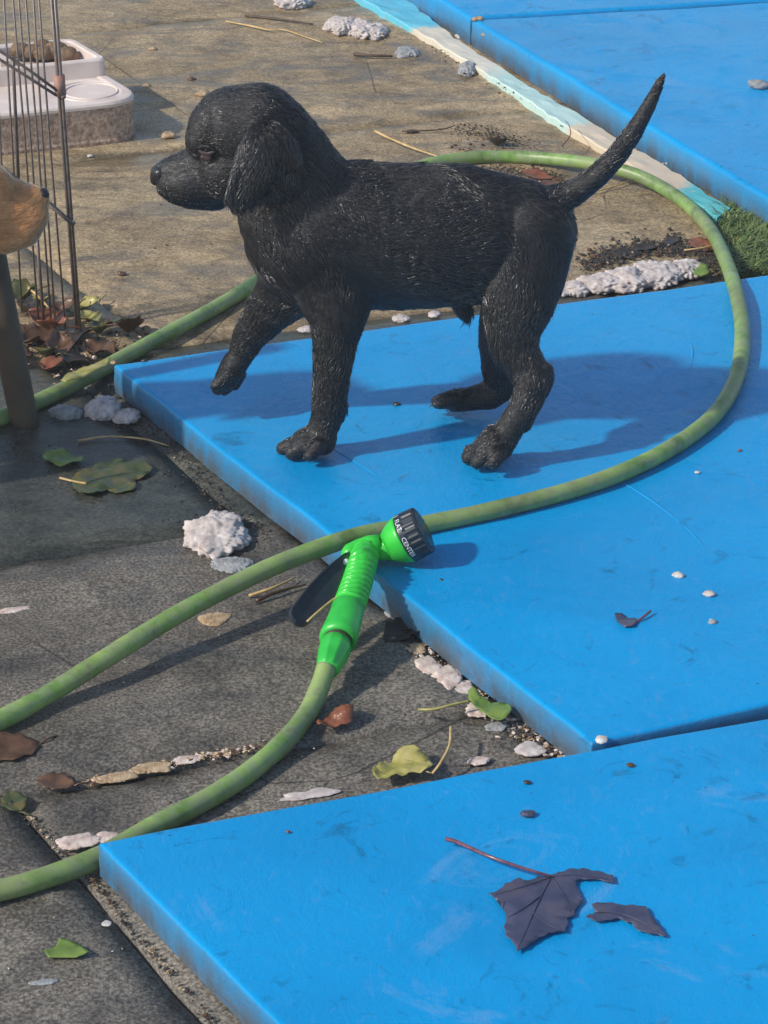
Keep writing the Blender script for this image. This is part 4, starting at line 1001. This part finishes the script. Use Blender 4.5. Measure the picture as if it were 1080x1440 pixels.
cr = [((118, 436), .040, 'leaf_yellow', 'yellow crumpled leaf at the foot of the cage corner post', 2.2), ((128, 452), .034, 'leaf_yellow', 'second yellow crumpled leaf, right of the cage corner post', .6), ((66, 462), .045, 'leaf_rust', 'reddish crumpled leaf left of the cage corner post', 1.2),
      ((50, 480), .050, 'leaf_brown', 'big brown crumpled leaf right of the wooden post', 2.6), ((84, 492), .045, 'leaf_brown', 'brown crumpled leaf under the cage corner', .2), ((104, 512), .040, 'leaf_dark', 'dark curled leaf just above the hose by the cage', 1.0),
      ((72, 520), .036, 'leaf_rust', 'russet leaf just above the yellow draped leaf', 2.9), ((140, 500), .042, 'leaf_brown', 'brown leaf touching the mat corner and hose', .9), ((150, 468), .040, 'leaf_olive', 'olive crumpled leaf right of the cage post base', 1.9),
      ((175, 470), .050, 'leaf_brown', 'upright tan leaf leaning on the slab edge behind the mat corner', 2.4), ((40, 440), .044, 'leaf_dark', 'dark leaf behind the wires left of the corner post', .4), ((30, 420), .040, 'leaf_olive', 'olive leaf behind the wires under the red muzzle', 1.5),
      ((88, 440), .036, 'leaf_brown', 'brown leaf between the two thickest wires', 2.0), ((112, 478), .040, 'leaf_dark', 'slate dark leaf in the middle of the litter heap', 3.0), ((60, 430), .032, 'leaf_yellow', 'pale yellow leaf among the wires', .1), ((64, 500), .034, 'leaf_olive', 'olive leaf beside the russet one above the hose', .8),
      ((24, 505), .040, 'leaf_brown', 'brown leaf mostly hidden by the wooden post', .3), ((10, 470), .040, 'leaf_brown', 'brown leaf left of the wooden post', 1.1),
      ((570, 892), .044, 'leaf_dark', 'dark curled leaf in the shade under the spray gun', 2.2), ((576, 884), .030, 'leaf_brown', 'brown leaf tip touching the mat side under the gun', .7),
      ((12, 1058), .050, 'leaf_brown', 'dark reddish leaf under the hose at the left edge', 2.0), ((78, 1102), .030, 'leaf_brown', 'purplish brown leaf at the left end of the tan joint', 1.3), ((20, 1130), .028, 'leaf_olive', 'small olive leaf on the grit at the left edge', .4),
      ((755, 250), .042, 'leaf_rust', 'reddish brown leaf between hose and puppy rump', 1.0), ((770, 262), .036, 'leaf_brown', 'brown leaf right beside the tail base', 2.1), ((985, 345), .036, 'leaf_rust', 'rust leaf lying by the grass under the hose', .6), ((1000, 350), .030, 'leaf_brown', 'brown leaf at the edge of the grass', 2.5),
      ((905, 350), .030, 'leaf_dark', 'black wet leaf on the soil between tail and hose', 1.7), ((870, 358), .026, 'leaf_dark', 'black wet leaf nearest the puppy rump on the soil', .4), ((945, 340), .026, 'leaf_dark', 'black wet leaf left of the hose by the grass', 2.8),
      ((700, 205), .030, 'leaf_dark', 'small dark leaf just above the hose behind the puppy', .9), ((430, 735), .02, 'leaf_dark', 'x', 0)]
for (xy, sz, m_, lb, rt) in cr[:-1]:
    crumpled(P(*xy, 0), sz * .85, M[m_], lb, 'fallen leaves', rt, .25 if (m_ == 'leaf_dark' and xy[0] > 800) or xy[1] > 1000 or xy[0] > 700 else .55 if xy[1] > 300 and xy[0] > 250 else .9)
for (x, y, w_, m_, lb, z) in [(953, 811, 20, 'pebble', 'round pinkish pebble on the puppy mat at right', MAT), (997, 837, 20, 'wool', 'bright white fluff bit on the puppy mat right of the pebble', MAT), (1003, 876, 16, 'wool_grey', 'small grey crumb below the white fluff on the puppy mat', MAT),
                              (845, 1042, 22, 'pebble', 'pale pebble on the corner where the two mats meet', MAT), (886, 1077, 13, 'leaf_brown', 'brown crumb near the back edge of the front mat', MAT), (742, 1145, 20, 'leaf_purple', 'thin purplish scrap above the large leaf', MAT), (742, 1101, 12, 'leaf_dark', 'tiny dark scrap near the back edge of the front mat', MAT),
                              (405, 1170, 9, 'leaf_rust', 'tiny red seed on the left part of the front mat', MAT), (558, 569, 12, 'leaf_dark', 'dark crumb on the mat under the puppy belly', MAT), (1040, 634, 9, 'leaf_rust', 'tiny red seed on the puppy mat right of the hose', MAT), (981, 665, 9, 'pebble', 'tiny pink grain on the puppy mat right of the hose', MAT), (621, 816, 7, 'leaf_dark', 'tiny dark grain right of the spray gun', MAT),
                              (204, 508, 10, 'leaf_dark', 'dark scrap on the mat corner at left', MAT), (160, 511, 11, 'tan_flake', 'tan crumb on the very corner of the puppy mat', MAT - .003), (1068, 123, 34, 'wool_grey', 'smooth whitish lump on the upper right mat', ZB), (672, 28, 18, 'tan_flake', 'tan crumb on the edge of the upper mat', ZB), (683, 50, 14, 'tan_flake', 'rusty crumb on the side of the upper mat', ZB - .012),
                              (215, 70, 14, 'tan_flake', 'orange crumb on the far paving right of the tray', 0), (206, 122, 14, 'tan_flake', 'orange crumb beside the tray shadow', 0), (286, 134, 24, 'tan_flake', 'golden crumb above the puppy forehead', 0), (237, 193, 26, 'tan_flake', 'golden frayed crumb above the puppy nose', 0), (270, 113, 14, 'leaf_brown', 'brown crumb above the golden one', 0),
                              (172, 386, 14, 'leaf_brown', 'dark crumb on the sunlit paving right of the cage', 0), (1000, 872, 6, 'pebble', 'tiny white grain touching the grey crumb', MAT), (580, 187, 18, 'leaf_dark', 'dark sliver near the bright straw', 0), (127, 220, 10, 'pebble', 'small white chip on the paving below the tray', 0)]:
    c = P(x, y, z); s = SC(c); r = w_ * s / 2
    r *= .85
    lump('crumb' if 'pebble' not in lb else 'pebble', c + Vector((0, 0, r * .2)), (r, r * .8, r * .5), M[m_], lb, 'pebble' if 'pebble' in lb else 'crumb', 'small bits lying about', sub=3, amp=.6, freq=190)

# ------------------------------------------------------------------ twigs
def twig(pts, r, mat, label, z=0.0):
    o = tube('twig', catmull([P(x, y, z + h) for x, y, h in pts], 6), lambda t: r * (1.1 - .5 * t), M[mat], None, 7, .25); return tag(o, label, 'twig', 'twigs on the paving')
twig([(527, 184, .004), (545, 193, .006), (575, 206, .005), (600, 215, .003), (622, 222, .002)], .0016, 'straw', 'bright straw-coloured twig above the puppy back')
twig([(615, 226, .003), (640, 218, .007), (655, 212, .009), (668, 208, .006)], .0010, 'straw', 'bent thin straw at the end of the bright twig')
twig([(318, 30, .002), (350, 36, .003), (378, 42, .004), (400, 42, .004), (430, 52, .003), (454, 60, .002)], .0013, 'straw', 'long bent pale twig near the top edge')
twig([(345, 22, .002), (400, 28, .004), (440, 34, .003)], .0016, 'twig', 'dark twig just above the long bent pale one')
twig([(498, 76, .003), (520, 78, .004), (552, 79, .003)], .0022, 'twig', 'dark short twig left of the grey smear')
twig([(110, 620, .003), (150, 614, .004), (200, 617, .003), (238, 627, .001)], .0010, 'straw', 'thin curved stalk on the dark paving below the white lumps')
twig([(565, 185, .003), (620, 182, .004), (640, 176, .006)], .0010, 'twig', 'thin dark reddish twig right of the bright straw')
twig([(790, 206, .012), (802, 190, .016), (800, 176, .018), (795, 170, .018)], .0006, 'twig', 'hair-thin curled dark stalk on the painted board', .004)
twig([(360, 845, .004), (390, 832, .006), (430, 822, .004)], .0014, 'leaf_brown', 'wet brown stalk below the near hose, left of the trigger')
twig([(350, 838, .003), (385, 826, .007), (415, 812, .005)], .0012, 'straw', 'pale split stalk tucked under the near hose')
twig([(962, 352, .004), (990, 348, .006), (1020, 340, .006), (1040, 334, .008)], .0009, 'straw', 'thin straw lying across the grass edge')
twig([(840, 268, .003), (870, 260, .004), (900, 250, .003)], .0009, 'straw', 'thin straw just right of the tail base')
twig([(40, 405, .01), (52, 415, .014), (66, 430, .012), (80, 452, .006)], .0012, 'straw', 'pale stalk leaning among the cage wires')

# ------------------------------------------------------------------ air
bm = bmesh.new(); bmesh.ops.create_cube(bm, size=1.0)
for v in bm.verts: v.co = Vector((v.co.x * 20, 5.0 + v.co.y * 18, .1 + v.co.z * 2.3))
hz = from_bm('haze', bm, None, None, False); hz['kind'] = 'stuff'
hm = bpy.data.materials.new('haze'); hm.use_nodes = True; ht = hm.node_tree; ht.nodes.remove(ht.nodes['Principled BSDF'])
pv = ht.nodes.new('ShaderNodeVolumePrincipled'); pv.inputs['Density'].default_value = HAZE; pv.inputs['Color'].default_value = (.9, .93, 1, 1); pv.inputs['Anisotropy'].default_value = .2
ht.links.new(pv.outputs[0], ht.nodes['Material Output'].inputs['Volume']); hz.data.materials.append(hm)
scene.cycles.volume_bounces = 0

# ------------------------------------------------------------------ grass patch by the board end
def grass(pts, n, hmin, hmax):
    vs_, fs = [], []
    for i in range(n):
        x = random.uniform(*pts[0]); y = random.uniform(*pts[1])
        if x < 1003 + (y - 290) * .12 + random.uniform(0, 12): continue
        b = P(x, y, 0); a = random.uniform(0, 2 * math.pi); h = random.uniform(hmin, hmax); l = random.uniform(.3, 1.6) * h
        w = Vector((math.cos(a + 1.57), math.sin(a + 1.57), 0)) * random.uniform(.0006, .0012); d = Vector((math.cos(a), math.sin(a), 0)) * l
        k = len(vs_)
        for t in (0, .5): 
            c = b + d * t * t + Vector((0, 0, h * t)); vs_ += [c - w * (1 - t * .4), c + w * (1 - t * .4)]
        vs_.append(b + d + Vector((0, 0, h * (.75))))
        fs += [(k, k + 1, k + 3, k + 2), (k + 2, k + 3, k + 4)]
    me = bpy.data.meshes.new('grass'); me.from_pydata(vs_, [], fs)
    return tag(link('grass', me, M['grass'], None, False), 'patch of short green grass at the end of the painted board', 'grass', None, 'stuff')
grass(((1000, 1160), (292, 392)), 5200, .006, .020)
